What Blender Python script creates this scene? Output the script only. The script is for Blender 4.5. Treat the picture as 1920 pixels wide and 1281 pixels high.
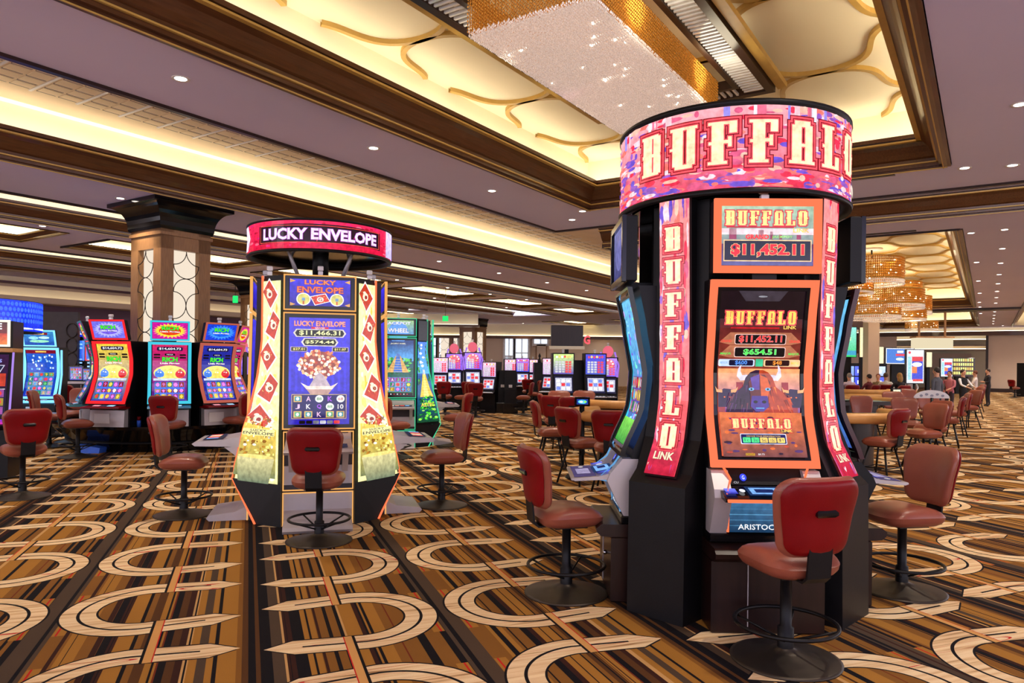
import bpy, bmesh, math, random
from mathutils import Vector, Matrix
random.seed(7)
PI = math.pi
S = bpy.context.scene
COL = S.collection
for o in list(bpy.data.objects): bpy.data.objects.remove(o)

# ------------------------------------------------------------------ camera, world, exposure
cd = bpy.data.cameras.new('camera'); cam = bpy.data.objects.new('camera', cd); COL.objects.link(cam)
cam.location = (0, 0, 1.7); cam.rotation_euler = (PI/2, math.radians(-.6), 0)
cd.sensor_width = 36; cd.lens = 1352/1920*36; cd.shift_y = 43.5/1920
cd.clip_end = 300
S.camera = cam
w = bpy.data.worlds.new('world'); S.world = w; w.use_nodes = True
w.node_tree.nodes['Background'].inputs[0].default_value = (.92, .88, 1.0, 1)
w.node_tree.nodes['Background'].inputs[1].default_value = 2.35
S.view_settings.view_transform = 'Standard'; S.view_settings.look = 'None'
S.view_settings.gamma = 1; S.view_settings.exposure = 0.15
S.view_settings.use_curve_mapping = False

def area_light(name, loc, size, power, col, rot=(0, 0, 0)):
    l = bpy.data.lights.new(name, 'AREA'); l.shape = 'RECTANGLE'; l.size, l.size_y = size
    l.energy = power; l.color = col
    o = bpy.data.objects.new(name, l); o.location = loc; o.rotation_euler = rot; COL.objects.link(o)
    return o

# building grid: A runs away to the right, B runs away to the left
AL = math.radians(33.4)
AX, AY, BX, BY = math.sin(AL), math.cos(AL), -math.cos(AL), math.sin(AL)
GR = PI/2-AL                                  # z rotation that turns local x onto A and local y onto B
def ab(a, b, z=0.): return Vector((a*AX+b*BX, a*AY+b*BY, z))

# ------------------------------------------------------------------ colour and materials
def lin(c):
    c = c/255
    return c/12.92 if c <= .04045 else ((c+.055)/1.055)**2.4
def rgb(r, g, b): return (lin(r), lin(g), lin(b))
MATS = {}
def mat(name, col, rough=.5, metal=0., var=.12, nscale=6., bump=0., bscale=60., coat=0., spec=.5, trans=0., emit=None, es=1., alpha=1., stretch=None, ior=1.45):
    if name in MATS: return MATS[name]
    m = bpy.data.materials.new(name); m.use_nodes = True; MATS[name] = m
    nt = m.node_tree; N = nt.nodes; L = nt.links; p = N['Principled BSDF']
    p.inputs['Roughness'].default_value = rough; p.inputs['Metallic'].default_value = metal
    p.inputs['Coat Weight'].default_value = coat; p.inputs['Specular IOR Level'].default_value = spec
    p.inputs['Transmission Weight'].default_value = trans; p.inputs['IOR'].default_value = ior
    p.inputs['Alpha'].default_value = alpha
    tc = N.new('ShaderNodeTexCoord'); mp = N.new('ShaderNodeMapping')
    if stretch: mp.inputs['Scale'].default_value = stretch
    L.new(tc.outputs['Object'], mp.inputs[0])
    nz = N.new('ShaderNodeTexNoise'); nz.inputs['Scale'].default_value = nscale; nz.inputs['Detail'].default_value = 4
    L.new(mp.outputs[0], nz.inputs['Vector'])
    cr = N.new('ShaderNodeValToRGB')
    cr.color_ramp.elements[0].position = .3; cr.color_ramp.elements[1].position = .7
    cr.color_ramp.elements[0].color = (*[max(0, c*(1-var)) for c in col], 1)
    cr.color_ramp.elements[1].color = (*[min(1, c*(1+var)) for c in col], 1)
    L.new(nz.outputs[0], cr.inputs[0]); L.new(cr.outputs[0], p.inputs['Base Color'])
    if bump:
        b = N.new('ShaderNodeBump'); b.inputs['Strength'].default_value = bump; b.inputs['Distance'].default_value = .01
        n2 = N.new('ShaderNodeTexNoise'); n2.inputs['Scale'].default_value = bscale
        L.new(mp.outputs[0], n2.inputs['Vector']); L.new(n2.outputs[0], b.inputs['Height']); L.new(b.outputs[0], p.inputs['Normal'])
    if emit:
        p.inputs['Emission Color'].default_value = (*emit, 1); p.inputs['Emission Strength'].default_value = es
    return m

M_CEIL = mat('ceiling_plaster', rgb(216, 212, 255), .85, var=.03, nscale=.4)
M_CREAM = mat('cream_plaster', rgb(246, 236, 206), .8, var=.03, nscale=.5)
M_CREAM2 = mat('cream_tile', rgb(226, 206, 172), .85, var=.05, nscale=2)
M_WOOD = mat('moulding_wood', rgb(84, 50, 27), .3, var=.25, nscale=3, stretch=(1, 14, 14), coat=.2)
M_WOODD = mat('dark_trim_wood', rgb(46, 28, 24), .3, var=.25, nscale=3)
M_COLW = mat('column_wood', rgb(140, 100, 62), .4, var=.2, nscale=4, stretch=(12, 12, 1.2))
M_GOLDRIB = mat('gold_rib', rgb(196, 160, 84), .45, var=.08)
M_BLACK = mat('black_paint', rgb(15, 14, 17), .42, spec=.3, var=.15, bump=.1, bscale=200)
M_BLACKG = mat('gloss_black', rgb(16, 15, 18), .12, var=.1)
M_IRON = mat('black_iron', rgb(24, 22, 23), .4, .5, var=.15)
M_DISC = mat('bronze_disc', rgb(70, 62, 54), .42, .7, var=.2, nscale=3)
M_SILVER = mat('silver_paint', rgb(186, 178, 180), .35, .25, var=.05)
M_CHROME = mat('chrome', rgb(200, 200, 205), .15, 1., var=.03)
M_WHITE = mat('white_paint', rgb(225, 222, 222), .5, var=.04)
M_LEATH = mat('rose_leather', rgb(142, 74, 56), .34, var=.12, nscale=3, bump=.12, bscale=140, coat=.15)
M_RED = mat('red_vinyl', rgb(120, 0, 9), .38, spec=.3, var=.15, nscale=4, bump=.08, bscale=160)
M_BASEW = mat('base_wood', rgb(34, 16, 13), .3, var=.3, nscale=3, stretch=(8, 8, 1))
M_TAN = mat('tan_leather', rgb(206, 150, 84), .4, var=.1, bump=.1, bscale=120)
M_FELT = mat('teal_felt', rgb(150, 190, 184), .95, var=.08, nscale=20)
M_CRYST = mat('crystal_bead', rgb(236, 224, 222), .12, .35, var=.5, nscale=90, spec=.9, emit=rgb(255, 222, 200), es=.28)  # emission stands in for lamp light caught in the crystals
M_GOLDB = mat('gold_bead', rgb(196, 134, 48), .25, .75, var=.6, nscale=80, emit=rgb(255, 170, 70), es=.1)  # slight emission imitates the glow of lamps inside on the beads
M_GLASSROD = mat('glass_rod', rgb(225, 228, 232), .1, .1, var=.1, spec=.9)
M_PURP = mat('plum_wall', rgb(104, 78, 96), .8, var=.06, nscale=1)
M_BEIGE = mat('beige_wall', rgb(214, 192, 172), .8, var=.04, nscale=.6)
M_STONE = mat('brown_stone', rgb(120, 84, 60), .7, var=.5, nscale=2.5)
M_GRILLE = mat('grille_iron', rgb(50, 40, 34), .4, .6)
M_DARKW = mat('dark_panel', rgb(44, 34, 40), .5, var=.2)

def emis(name, col, s):
    if name in MATS: return MATS[name]
    m = bpy.data.materials.new(name); m.use_nodes = True; MATS[name] = m
    nt = m.node_tree; nt.nodes.clear()
    e = nt.nodes.new('ShaderNodeEmission'); o = nt.nodes.new('ShaderNodeOutputMaterial')
    e.inputs[0].default_value = (*col, 1); e.inputs[1].default_value = s
    nt.links.new(e.outputs[0], o.inputs[0]); return m
M_LED = emis('cove_led', (1, .87, .66), 15.)
M_LEDF = emis('far_cove_led', (1, .86, .60), 4.)
M_LEDW = emis('cove_line', (1, .86, .62), 1.6)
M_LAMP = emis('downlight_lamp', (1, .9, .78), 14.)
M_BULB = emis('crystal_bulb', (1, .88, .66), 9.)
M_PANEL = emis('column_backlight', (1, .85, .68), .85)
M_DAY = emis('daylight', (.72, .84, 1), 1.3)

def screen_mat():                              # lit displays: emission from the picture painted on their faces
    m = bpy.data.materials.new('display'); m.use_nodes = True; nt = m.node_tree; nt.nodes.clear()
    e = nt.nodes.new('ShaderNodeEmission'); o = nt.nodes.new('ShaderNodeOutputMaterial')
    a = nt.nodes.new('ShaderNodeAttribute'); a.attribute_name = 'Col'
    tc = nt.nodes.new('ShaderNodeTexCoord'); nz = nt.nodes.new('ShaderNodeTexNoise'); nz.inputs['Scale'].default_value = 22; nz.inputs['Detail'].default_value = 5
    nt.links.new(tc.outputs['Object'], nz.inputs['Vector'])
    mr = nt.nodes.new('ShaderNodeMapRange'); mr.inputs[1].default_value = .3; mr.inputs[2].default_value = .7; mr.inputs[3].default_value = .72; mr.inputs[4].default_value = 1.22
    nt.links.new(nz.outputs[0], mr.inputs[0])
    mx = nt.nodes.new('ShaderNodeVectorMath'); mx.operation = 'SCALE'
    nt.links.new(a.outputs['Color'], mx.inputs[0]); nt.links.new(mr.outputs[0], mx.inputs['Scale'])
    nt.links.new(mx.outputs[0], e.inputs[0]); e.inputs[1].default_value = 1.15
    gl = nt.nodes.new('ShaderNodeBsdfGlossy'); gl.inputs['Roughness'].default_value = .12; gl.inputs['Color'].default_value = (.04, .04, .04, 1)
    ad = nt.nodes.new('ShaderNodeAddShader'); nt.links.new(e.outputs[0], ad.inputs[0]); nt.links.new(gl.outputs[0], ad.inputs[1])
    nt.links.new(ad.outputs[0], o.inputs[0]); return m
M_SCR = screen_mat()

# ------------------------------------------------------------------ mesh builder
class MB:
    def __init__(s): s.v = []; s.f = []; s.m = []; s.sm = []; s.mats = []; s.T = None
    def mi(s, m):
        if m not in s.mats: s.mats.append(m)
        return s.mats.index(m)
    def add(s, vs, fs, m, smooth=False):
        b = len(s.v); i = s.mi(m)
        if s.T is not None: vs = [s.T @ Vector(v) for v in vs]
        s.v += [tuple(v) for v in vs]
        for f in fs: s.f.append([b+k for k in f]); s.m.append(i); s.sm.append(smooth)
        return s
    def box(s, x0, x1, y0, y1, z0, z1, m, bev=0):
        if bev:
            c = []
            for (z, d) in ((z0, bev), (z0+bev, 0), (z1-bev, 0), (z1, bev)):
                c += [(x0+d, y0+d, z), (x1-d, y0+d, z), (x1-d, y1-d, z), (x0+d, y1-d, z)]
            f = [(3, 2, 1, 0), (12, 13, 14, 15)]
            for k in range(3):
                for j in range(4): f.append((4*k+j, 4*k+(j+1) % 4, 4*k+4+(j+1) % 4, 4*k+4+j))
            return s.add(c, f, m)
        v = [(x0, y0, z0), (x1, y0, z0), (x1, y1, z0), (x0, y1, z0), (x0, y0, z1), (x1, y0, z1), (x1, y1, z1), (x0, y1, z1)]
        return s.add(v, [(3, 2, 1, 0), (4, 5, 6, 7), (0, 1, 5, 4), (1, 2, 6, 5), (2, 3, 7, 6), (3, 0, 4, 7)], m)
    def prism(s, pts, d0, d1, m, axis='x', smooth=False):     # polygon (p,q) extruded along axis
        n = len(pts)
        def P(p, q, d): return {'x': (d, p, q), 'y': (p, d, q), 'z': (p, q, d)}[axis]
        v = [P(p, q, d0) for p, q in pts]+[P(p, q, d1) for p, q in pts]
        f = [tuple(range(n)), tuple(range(2*n-1, n-1, -1))]
        s.add(v, f, m)
        return s.add(v, [(i, i+n, (i+1) % n+n, (i+1) % n) for i in range(n)], m, smooth)
    def lathe(s, prof, m, seg=24, c=(0, 0), smooth=True):
        v = []; f = []
        for r, z in prof:
            for k in range(seg): t = 2*PI*k/seg; v.append((c[0]+r*math.cos(t), c[1]+r*math.sin(t), z))
        for i in range(len(prof)-1):
            for k in range(seg): k2 = (k+1) % seg; f.append((i*seg+k, i*seg+k2, (i+1)*seg+k2, (i+1)*seg+k))
        return s.add(v, f, m, smooth)
    def tube(s, pts, r, m, seg=8, closed=False, smooth=True):
        pts = [Vector(p) for p in pts]; n = len(pts); v = []; f = []
        rs = r if isinstance(r, (list, tuple)) else [r]*n
        for i, p in enumerate(pts):
            a = pts[(i-1) % n] if (closed or i > 0) else p; b = pts[(i+1) % n] if (closed or i < n-1) else p
            d = (b-a).normalized(); up = Vector((0, 0, 1)) if abs(d.z) < .95 else Vector((0, 1, 0))
            u = d.cross(up).normalized(); w_ = u.cross(d)
            for k in range(seg):
                t = 2*PI*k/seg; v.append(p+(u*math.cos(t)+w_*math.sin(t))*rs[i])
        for i in range(n if closed else n-1):
            j = (i+1) % n
            for k in range(seg): k2 = (k+1) % seg; f.append((i*seg+k, i*seg+k2, j*seg+k2, j*seg+k))
        if not closed: f += [tuple(range(seg-1, -1, -1)), tuple(range((n-1)*seg, n*seg))]
        return s.add(v, f, m, smooth)
    def ball(s, c, r, m, seg=12, rings=8, sq=(1, 1, 1)):
        v = []; f = []
        for i in range(rings+1):
            ph = PI*i/rings
            for k in range(seg):
                t = 2*PI*k/seg; v.append((c[0]+r*sq[0]*math.sin(ph)*math.cos(t), c[1]+r*sq[1]*math.sin(ph)*math.sin(t), c[2]+r*sq[2]*math.cos(ph)))
        for i in range(rings):
            for k in range(seg): k2 = (k+1) % seg; f.append((i*seg+k, (i+1)*seg+k, (i+1)*seg+k2, i*seg+k2))
        return s.add(v, f, m, True)
    def pillow(s, outline, thick, m, place, rings=5, e=4.):   # outline: 2D points; place(p, q, t)->3D
        n = len(outline); v = []; f = []
        for side in (1, -1):
            for k in range(1, rings+1):
                q = math.sin(PI/2*k/rings)
                for (px, py) in outline: v.append(place(px*q, py*q, side*thick*(1-q**e)**(1/2.2)))
        ctr = len(v); v += [place(0, 0, thick), place(0, 0, -thick)]
        for sd in (0, 1):
            o = sd*rings*n
            for k in range(rings-1):
                for i in range(n):
                    j = (i+1) % n; q = (o+k*n+i, o+k*n+j, o+(k+1)*n+j, o+(k+1)*n+i); f.append(q if sd else q[::-1])
            for i in range(n):
                j = (i+1) % n; q = (ctr+sd, o+i, o+j); f.append(q[::-1] if sd else q)
        return s.add(v, f, m, True)
    def build(s, name, parent=None, label=None, mats=None):
        me = bpy.data.meshes.new(name); me.from_pydata(s.v, [], s.f)
        for m in s.mats: me.materials.append(m)
        me.polygons.foreach_set('material_index', s.m); me.polygons.foreach_set('use_smooth', s.sm)
        me.update()
        o = bpy.data.objects.new(name, me); COL.objects.link(o)
        if parent: o.parent = parent
        if label: o['label'] = label
        return o

def tag(o, label=None, cat=None, group=None, kind=None):
    if label: o['label'] = label
    if cat: o['category'] = cat
    if group: o['group'] = group
    if kind: o['kind'] = kind
    return o
def thing(name, label, cat, loc=(0, 0, 0), rz=0, group=None):
    o = bpy.data.objects.new(name, None); COL.objects.link(o); o.location = loc; o.rotation_euler = (0, 0, rz); o.empty_display_size = .1
    return tag(o, label, cat, group)
KIDS = {}
def children(o): return [c for c in COL.objects if c.parent == o]
def clone(root, loc, rz, label=None, group=None, sc=None):
    if root.name not in KIDS: KIDS[root.name] = [(c, children(c)) for c in children(root)]
    r = root.copy(); COL.objects.link(r); r.location = loc; r.rotation_euler = (0, 0, rz)
    if sc: r.scale = (sc, sc, sc)
    if label: r['label'] = label
    if group: r['group'] = group
    for c, gs in KIDS[root.name]:
        d = c.copy(); COL.objects.link(d); d.parent = r
        for g in gs: h = g.copy(); COL.objects.link(h); h.parent = d
    return r
USED = set()
def place(root, loc, rz, label, group=None, sc=None):
    if root.name not in USED:
        children_ = children(root); KIDS[root.name] = [(c, children(c)) for c in children_]
        USED.add(root.name); root.location = loc; root.rotation_euler = (0, 0, rz)
        if sc: root.scale = (sc, sc, sc)
        root['label'] = label
        if group: root['group'] = group
        return root
    return clone(root, loc, rz, label, group, sc)

def ab_obj(mb, name, **k):                      # mesh written in (a, b, z), turned into the room
    o = mb.build(name, k.get('parent')); o.rotation_euler = (0, 0, GR)
    return o

# ------------------------------------------------------------------ flat pictures for lit displays
_txt = {}
def text_mesh(s, off):
    k = (s, off)
    if k not in _txt:
        c = bpy.data.curves.new('t', 'FONT'); c.body = s; c.size = 1; c.offset = off; c.resolution_u = 2
        o = bpy.data.objects.new('t', c)
        COL.objects.link(o); dg = bpy.context.evaluated_depsgraph_get(); me = bpy.data.meshes.new_from_object(o.evaluated_get(dg))
        vs = [(v.co.x, v.co.y) for v in me.vertices]; fs = [list(p.vertices) for p in me.polygons]
        bpy.data.objects.remove(o); bpy.data.meshes.remove(me)
        xs = [p[0] for p in vs] or [0, 1]; ys = [p[1] for p in vs] or [0, 1]
        _txt[k] = (vs, fs, (min(xs), max(xs), min(ys), max(ys)))
    return _txt[k]
SLAB = {'B': [(.05, 0, .5, 1), (.57, .04, .9, .46), (.57, .54, .9, .96), (0, .46, .88, .54), (.1, 0, .8, .08), (.1, .92, .8, 1), (-.02, .93, .3, 1), (-.02, 0, .3, .07)],
 'U': [(.06, .08, .46, 1), (.6, .08, .9, 1), (.15, 0, .8, .1), (-.03, .93, .53, 1), (.54, .93, .98, 1), (-.05, .47, .1, .53)],
 'F': [(.12, 0, .52, 1), (0, 0, .64, .07), (0, .93, .95, 1), (.7, .72, .95, 1), (.5, .48, .74, .56), (.66, .4, .78, .64), (.02, .47, .15, .54)],
 'A': [(.1, 0, .46, .9), (.6, 0, .9, .9), (.2, .86, .8, 1), (0, 0, .54, .07), (.52, 0, 1, .07), (.44, .4, .62, .47)],
 'L': [(.12, 0, .52, 1), (0, .93, .64, 1), (0, 0, .95, .07), (.7, 0, .95, .3), (.02, .47, .15, .54)],
 'O': [(.06, .08, .44, .92), (.58, .08, .94, .92), (.18, 0, .82, .1), (.18, .9, .82, 1), (-.03, .47, .1, .53), (.9, .47, 1.03, .53)]}
class Art:
    """picture in (u, v) metres; every element is one thin layer above the last"""
    def __init__(s, eps=.0006): s.p = []; s.k = 0; s.eps = eps
    def poly(s, pts, col, cols=None, layer=True):
        if layer: s.k += 1
        s.p.append((pts, [list(range(len(pts)))], col, cols, s.k)); return s
    def rect(s, u0, v0, u1, v1, col, top=None, layer=True):
        return s.poly([(u0, v0), (u1, v0), (u1, v1), (u0, v1)], col, [col, col, top, top] if top else None, layer)
    def frame(s, u0, v0, u1, v1, t, col):
        s.k += 1
        for r in ((u0, v0, u1, v0+t), (u0, v1-t, u1, v1), (u0, v0+t, u0+t, v1-t), (u1-t, v0+t, u1, v1-t)): s.rect(*r, col, layer=False)
        return s
    def ell(s, u, v, ru, rv, col, n=16, layer=True):
        return s.poly([(u+ru*math.cos(2*PI*i/n), v+rv*math.sin(2*PI*i/n)) for i in range(n)], col, layer=layer)
    def rrect(s, u0, v0, u1, v1, r, col):
        pts = []
        for cx, cy, a in ((u1-r, v0+r, -PI/2), (u1-r, v1-r, 0), (u0+r, v1-r, PI/2), (u0+r, v0+r, PI)):
            for i in range(4): t = a+PI/2*i/3; pts.append((cx+r*math.cos(t), cy+r*math.sin(t)))
        return s.poly(pts, col)
    def text(s, st, u, v, h, w, col, bold=.015, out=None, ow=.05, shadow=None):
        def put(off, c, du=0, dv=0):
            vs, fs, _ = text_mesh(st, off); _, _, bb = text_mesh(st, bold)
            kx = w/(bb[1]-bb[0]); ky = h/(bb[3]-bb[2]); cx = (bb[0]+bb[1])/2; cy = (bb[2]+bb[3])/2
            s.k += 1; s.p.append(([((x-cx)*kx+u+du, (y-cy)*ky+v+dv) for x, y in vs], fs, c, None, s.k))
        if out: put(bold+ow, out)
        put(bold, col); return s
    def slab(s, word, u0, v0, h, lw, gap, layers, vertical=False, arch=None):
        """western slab letters from blocks; layers: [(grow, colour)]"""
        for g, c in layers:
            s.k += 1; u = u0; v = v0
            for i, ch in enumerate(word):
                dv = arch(i/(len(word)-1)) if arch else 0
                for (x0, y0, x1, y1) in SLAB[ch]:
                    s.rect(u+x0*lw-g, v+dv+y0*h-g, u+x1*lw+g, v+dv+y1*h+g, c, layer=False)
                if vertical: v -= h+gap
                else: u += lw+gap
        return s
    def build(s, name, fn, parent=None, cu=(), cv=(), label=None):
        bm = bmesh.new(); cl = bm.loops.layers.float_color.new('Col')
        for pts, fs, col, cols, k in s.p:
            vs = [bm.verts.new((p[0], p[1], k*s.eps)) for p in pts]
            for f in fs:
                try: fc = bm.faces.new([vs[i] for i in f])
                except ValueError: continue
                for i, lp in zip(f, fc.loops): c = cols[i] if cols else col; lp[cl] = (c[0], c[1], c[2], 1)
        for u in cu:
            bmesh.ops.bisect_plane(bm, geom=bm.verts[:]+bm.edges[:]+bm.faces[:], plane_co=(u, 0, 0), plane_no=(1, 0, 0))
        for v in cv:
            bmesh.ops.bisect_plane(bm, geom=bm.verts[:]+bm.edges[:]+bm.faces[:], plane_co=(0, v, 0), plane_no=(0, 1, 0))
        for v in bm.verts: v.co = fn(v.co.x, v.co.y, v.co.z)
        me = bpy.data.meshes.new(name); bm.to_mesh(me); bm.free(); me.materials.append(M_SCR)
        o = bpy.data.objects.new(name, me); COL.objects.link(o)
        if parent: o.parent = parent
        if label: o['label'] = label
        return o
def lerp(a, b, t): return a+(b-a)*t
def prof_fn(prof):                              # prof: [(r, z)...] from top to bottom -> function z->(r, normal)
    P = sorted(prof, key=lambda q: q[1])
    def r_at(z):
        if z <= P[0][1]: return P[0][0]
        for (r0, z0), (r1, z1) in zip(P, P[1:]):
            if z <= z1: t = (z-z0)/(z1-z0); t = t*t*(3-2*t)*.35+t*.65; return lerp(r0, r1, t)
        return P[-1][0]
    return r_at
W_ = rgb(245, 245, 250); K_ = rgb(12, 10, 16)

# ------------------------------------------------------------------ carpet: printed stripes and hooked bands
class X:
    nt = None
    def __init__(s, o): s.o = o
    @staticmethod
    def op(k, a, b=None):
        n = X.nt.nodes.new('ShaderNodeMath'); n.operation = k
        for i, q in enumerate((a, b)):
            if q is None: continue
            if isinstance(q, X): X.nt.links.new(q.o, n.inputs[i])
            else: n.inputs[i].default_value = q
        return X(n.outputs[0])
    def __add__(a, b): return X.op('ADD', a, b)
    def __sub__(a, b): return X.op('SUBTRACT', a, b)
    def __mul__(a, b): return X.op('MULTIPLY', a, b)
    def __lt__(a, b): return X.op('LESS_THAN', a, b)
    def __gt__(a, b): return X.op('GREATER_THAN', a, b)
    def fl(a): return X.op('FLOOR', a)
    def ab(a): return X.op('ABSOLUTE', a)
    def mod(a, m): return a-(X.op('DIVIDE', a, m).fl()*m)
    def mn(a, b): return X.op('MINIMUM', a, b)
    def mx(a, b): return X.op('MAXIMUM', a, b)
def colmix(f, a, b):
    n = X.nt.nodes.new('ShaderNodeMix'); n.data_type = 'RGBA'
    X.nt.links.new(f.o, n.inputs[0])
    for i, q in ((6, a), (7, b)):
        if isinstance(q, tuple): n.inputs[i].default_value = (*q, 1)
        else: X.nt.links.new(q, n.inputs[i])
    return n.outputs[2]
def carpet():
    m = bpy.data.materials.new('patterned_carpet'); m.use_nodes = True; X.nt = nt = m.node_tree
    p = nt.nodes['Principled BSDF']; p.inputs['Roughness'].default_value = .95; p.inputs['Specular IOR Level'].default_value = .15
    tc = nt.nodes.new('ShaderNodeTexCoord'); sp = nt.nodes.new('ShaderNodeSeparateXYZ'); nt.links.new(tc.outputs['Object'], sp.inputs[0])
    x, y = X(sp.outputs[0]), X(sp.outputs[1]); an = math.radians(-20.07)
    P = x*math.sin(an)+y*math.cos(an); Q = x*math.cos(an)-y*math.sin(an)
    q0 = Q+2.39; kb = X.op('DIVIDE', q0, 2.47).fl(); ql = q0.mod(2.47); par = kb.mod(2.)
    pl = (P-(X.op('MULTIPLY', par, -.665)+5.53)+.665).mod(1.33)-.665
    Y = pl.ab(); s = (ql-1.19).ab()
    far = s > .58
    dx = X.op('SUBTRACT', .58, s).mx(0.)
    rad = X.op('SQRT', dx*dx+Y*Y)
    over = (s-.58).mx(0.)
    d = (rad-.43+over*.10).ab()
    w_ = (X.op('SUBTRACT', 1.17, s)*.62).mn(.105).mx(0.)
    band = (d < w_)
    outl = (d < (w_+.014))*(s < 1.15)
    mid = (d < .010)*(s < .95)
    bar = (s > .635)*(s < .705)*(Y > .31)
    barK = (s < .652)*bar; barR = (s > .698)*bar
    brk = (s > .078)*(s < .15)*(Y < .41); brkR = ((s-.10).ab() < .006)*brk
    def noise(vec, sc, det=2):
        n = nt.nodes.new('ShaderNodeTexNoise'); n.inputs['Scale'].default_value = sc; n.inputs['Detail'].default_value = det
        nt.links.new(vec, n.inputs['Vector']); return X(n.outputs[0])
    cv = nt.nodes.new('ShaderNodeCombineXYZ'); nt.links.new((P*30.).o, cv.inputs[0]); nt.links.new((Q*1.3).o, cv.inputs[1])
    n1 = noise(cv.outputs[0], 1., 3)
    cv2 = nt.nodes.new('ShaderNodeCombineXYZ'); nt.links.new((P*9.).o, cv2.inputs[0]); nt.links.new((Q*.6).o, cv2.inputs[1])
    n2 = noise(cv2.outputs[0], 1., 0)
    # stripes across Q
    OC, OD, BR, DK, BK, TN, GB, RD = rgb(164, 114, 46), rgb(132, 88, 36), rgb(86, 54, 26), rgb(56, 28, 20), rgb(17, 14, 19), rgb(198, 154, 96), rgb(78, 62, 48), rgb(112, 46, 24)
    rnd = random.Random(11)
    def seq(L0, L1, seed):
        r = random.Random(seed); t = L0; out = []
        last = None
        while t < L1-.02:
            c = r.choices([OC, OD, BR, DK, BK, TN, GB, RD], [6, 3, 4, 3, 8, 4, 1, 1])[0]
            if c is last: continue
            wd = {id(OC): (.04, .12), id(OD): (.04, .10), id(BR): (.02, .06), id(DK): (.02, .05), id(BK): (.02, .075), id(TN): (.012, .035), id(GB): (.03, .08), id(RD): (.008, .012)}[id(c)]
            out.append((t, c)); t += r.uniform(*wd); last = c
        return out
    half = seq(0, 1.10, 5)[:27]
    st1 = half+[(1.105, BK), (1.115, GB)]
    st2 = [(0, GB), (.075, OD)]+[(t+.09, c) for t, c in seq(0, 1.02, 8)[:25]]+[(1.15, OD), (1.18, BR), (1.215, BK), (1.255, BR)]
    def ramp(st, val, ln):
        r = nt.nodes.new('ShaderNodeValToRGB'); r.color_ramp.interpolation = 'CONSTANT'
        e = r.color_ramp.elements
        e[0].position = 0; e[0].color = (*st[0][1], 1); e[1].position = max(.001, st[1][0]/ln); e[1].color = (*st[1][1], 1)
        for t, c in st[2:32]: q = e.new(min(.999, t/ln)); q.color = (*c, 1)
        nt.links.new((val*(1/ln)).o, r.inputs[0]); return r.outputs[0]
    c = colmix(ql > 1.19, ramp(st1, ql, 1.19), ramp(st2, ql-1.19, 1.28))
    cv3 = nt.nodes.new('ShaderNodeCombineXYZ'); nt.links.new((Q*15.).o, cv3.inputs[0]); n3 = noise(cv3.outputs[0], 1., 1)
    c = colmix((n3 > .61), c, BK); c = colmix((n3 < .36)*(n3 > .32), c, DK)
    def pale():
        r = nt.nodes.new('ShaderNodeValToRGB'); e = r.color_ramp.elements
        e[0].position = .30; e[0].color = (*rgb(160, 116, 74), 1); e[1].position = .42; e[1].color = (*rgb(226, 190, 142), 1)
        q = e.new(.6); q.color = (*rgb(242, 216, 172), 1)
        nt.links.new(n1.o, r.inputs[0]); return r.outputs[0]
    pb = pale(); pb = colmix(((n2-.66).ab() < .006), pb, rgb(196, 30, 30))
    c = colmix(brk, c, OC); c = colmix(brkR, c, rgb(190, 36, 30))
    c = colmix(outl, c, BK); c = colmix(band, c, pb); c = colmix(mid*band, c, BK)
    c = colmix(bar, c, rgb(212, 158, 92)); c = colmix(barK, c, BK); c = colmix(barR, c, rgb(200, 34, 30))
    pile = noise(tc.outputs['Object'], 260., 2); big = noise(tc.outputs['Object'], 1.6, 3)
    mul = nt.nodes.new('ShaderNodeVectorMath'); mul.operation = 'SCALE'; nt.links.new(c, mul.inputs[0]); nt.links.new((pile*.5+big*.25+.64).o, mul.inputs['Scale'])
    nt.links.new(mul.outputs[0], p.inputs['Base Color'])
    b = nt.nodes.new('ShaderNodeBump'); b.inputs['Strength'].default_value = .35; b.inputs['Distance'].default_value = .006
    nt.links.new(pile.o, b.inputs['Height']); nt.links.new(b.outputs[0], p.inputs['Normal'])
    return m
fm = MB(); M_CARPET = carpet(); fm.box(-45, 75, -6, 95, -.1, 0, M_CARPET)
tag(fm.build('floor'), kind='structure')

# ------------------------------------------------------------------ ceiling: panel with coffers and coves
ZC, ZR = 4.9, 5.85
TRAY = [(-3, 13.15, .55, 6.85), (19.3, 43.5, .55, 6.85), (50.4-3.5, 62.5, .55, 6.85)]
SM = [(3.7+6.3*i, 9.0+6.3*i, 19.35, 21.95) for i in range(6)]
SM += [(30, 37, 30.4, 32.8), (45.5, 51, 25, 27.4), (45.5, 51, 19.35, 21.95), (53, 58, 25, 27.4), (45.5, 52, 12.5, 15.2), (54, 60, 13, 16), (53, 59, 19.35, 21.95), (39, 44, 35, 37.5)]
CH = [(-8, 44., 8.65, 13.15), (14.9, 17.5, -12, 8.65), (-8, 44., 15.65, 18.55), (-6, 40, 23.0, 26.4), (-4, 33, 27.85, 29.4), (36, 64, -7, -1.45)]
holes = TRAY+SM+CH
A0, A1, B0, B1 = -12, 80, -14, 46
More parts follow.
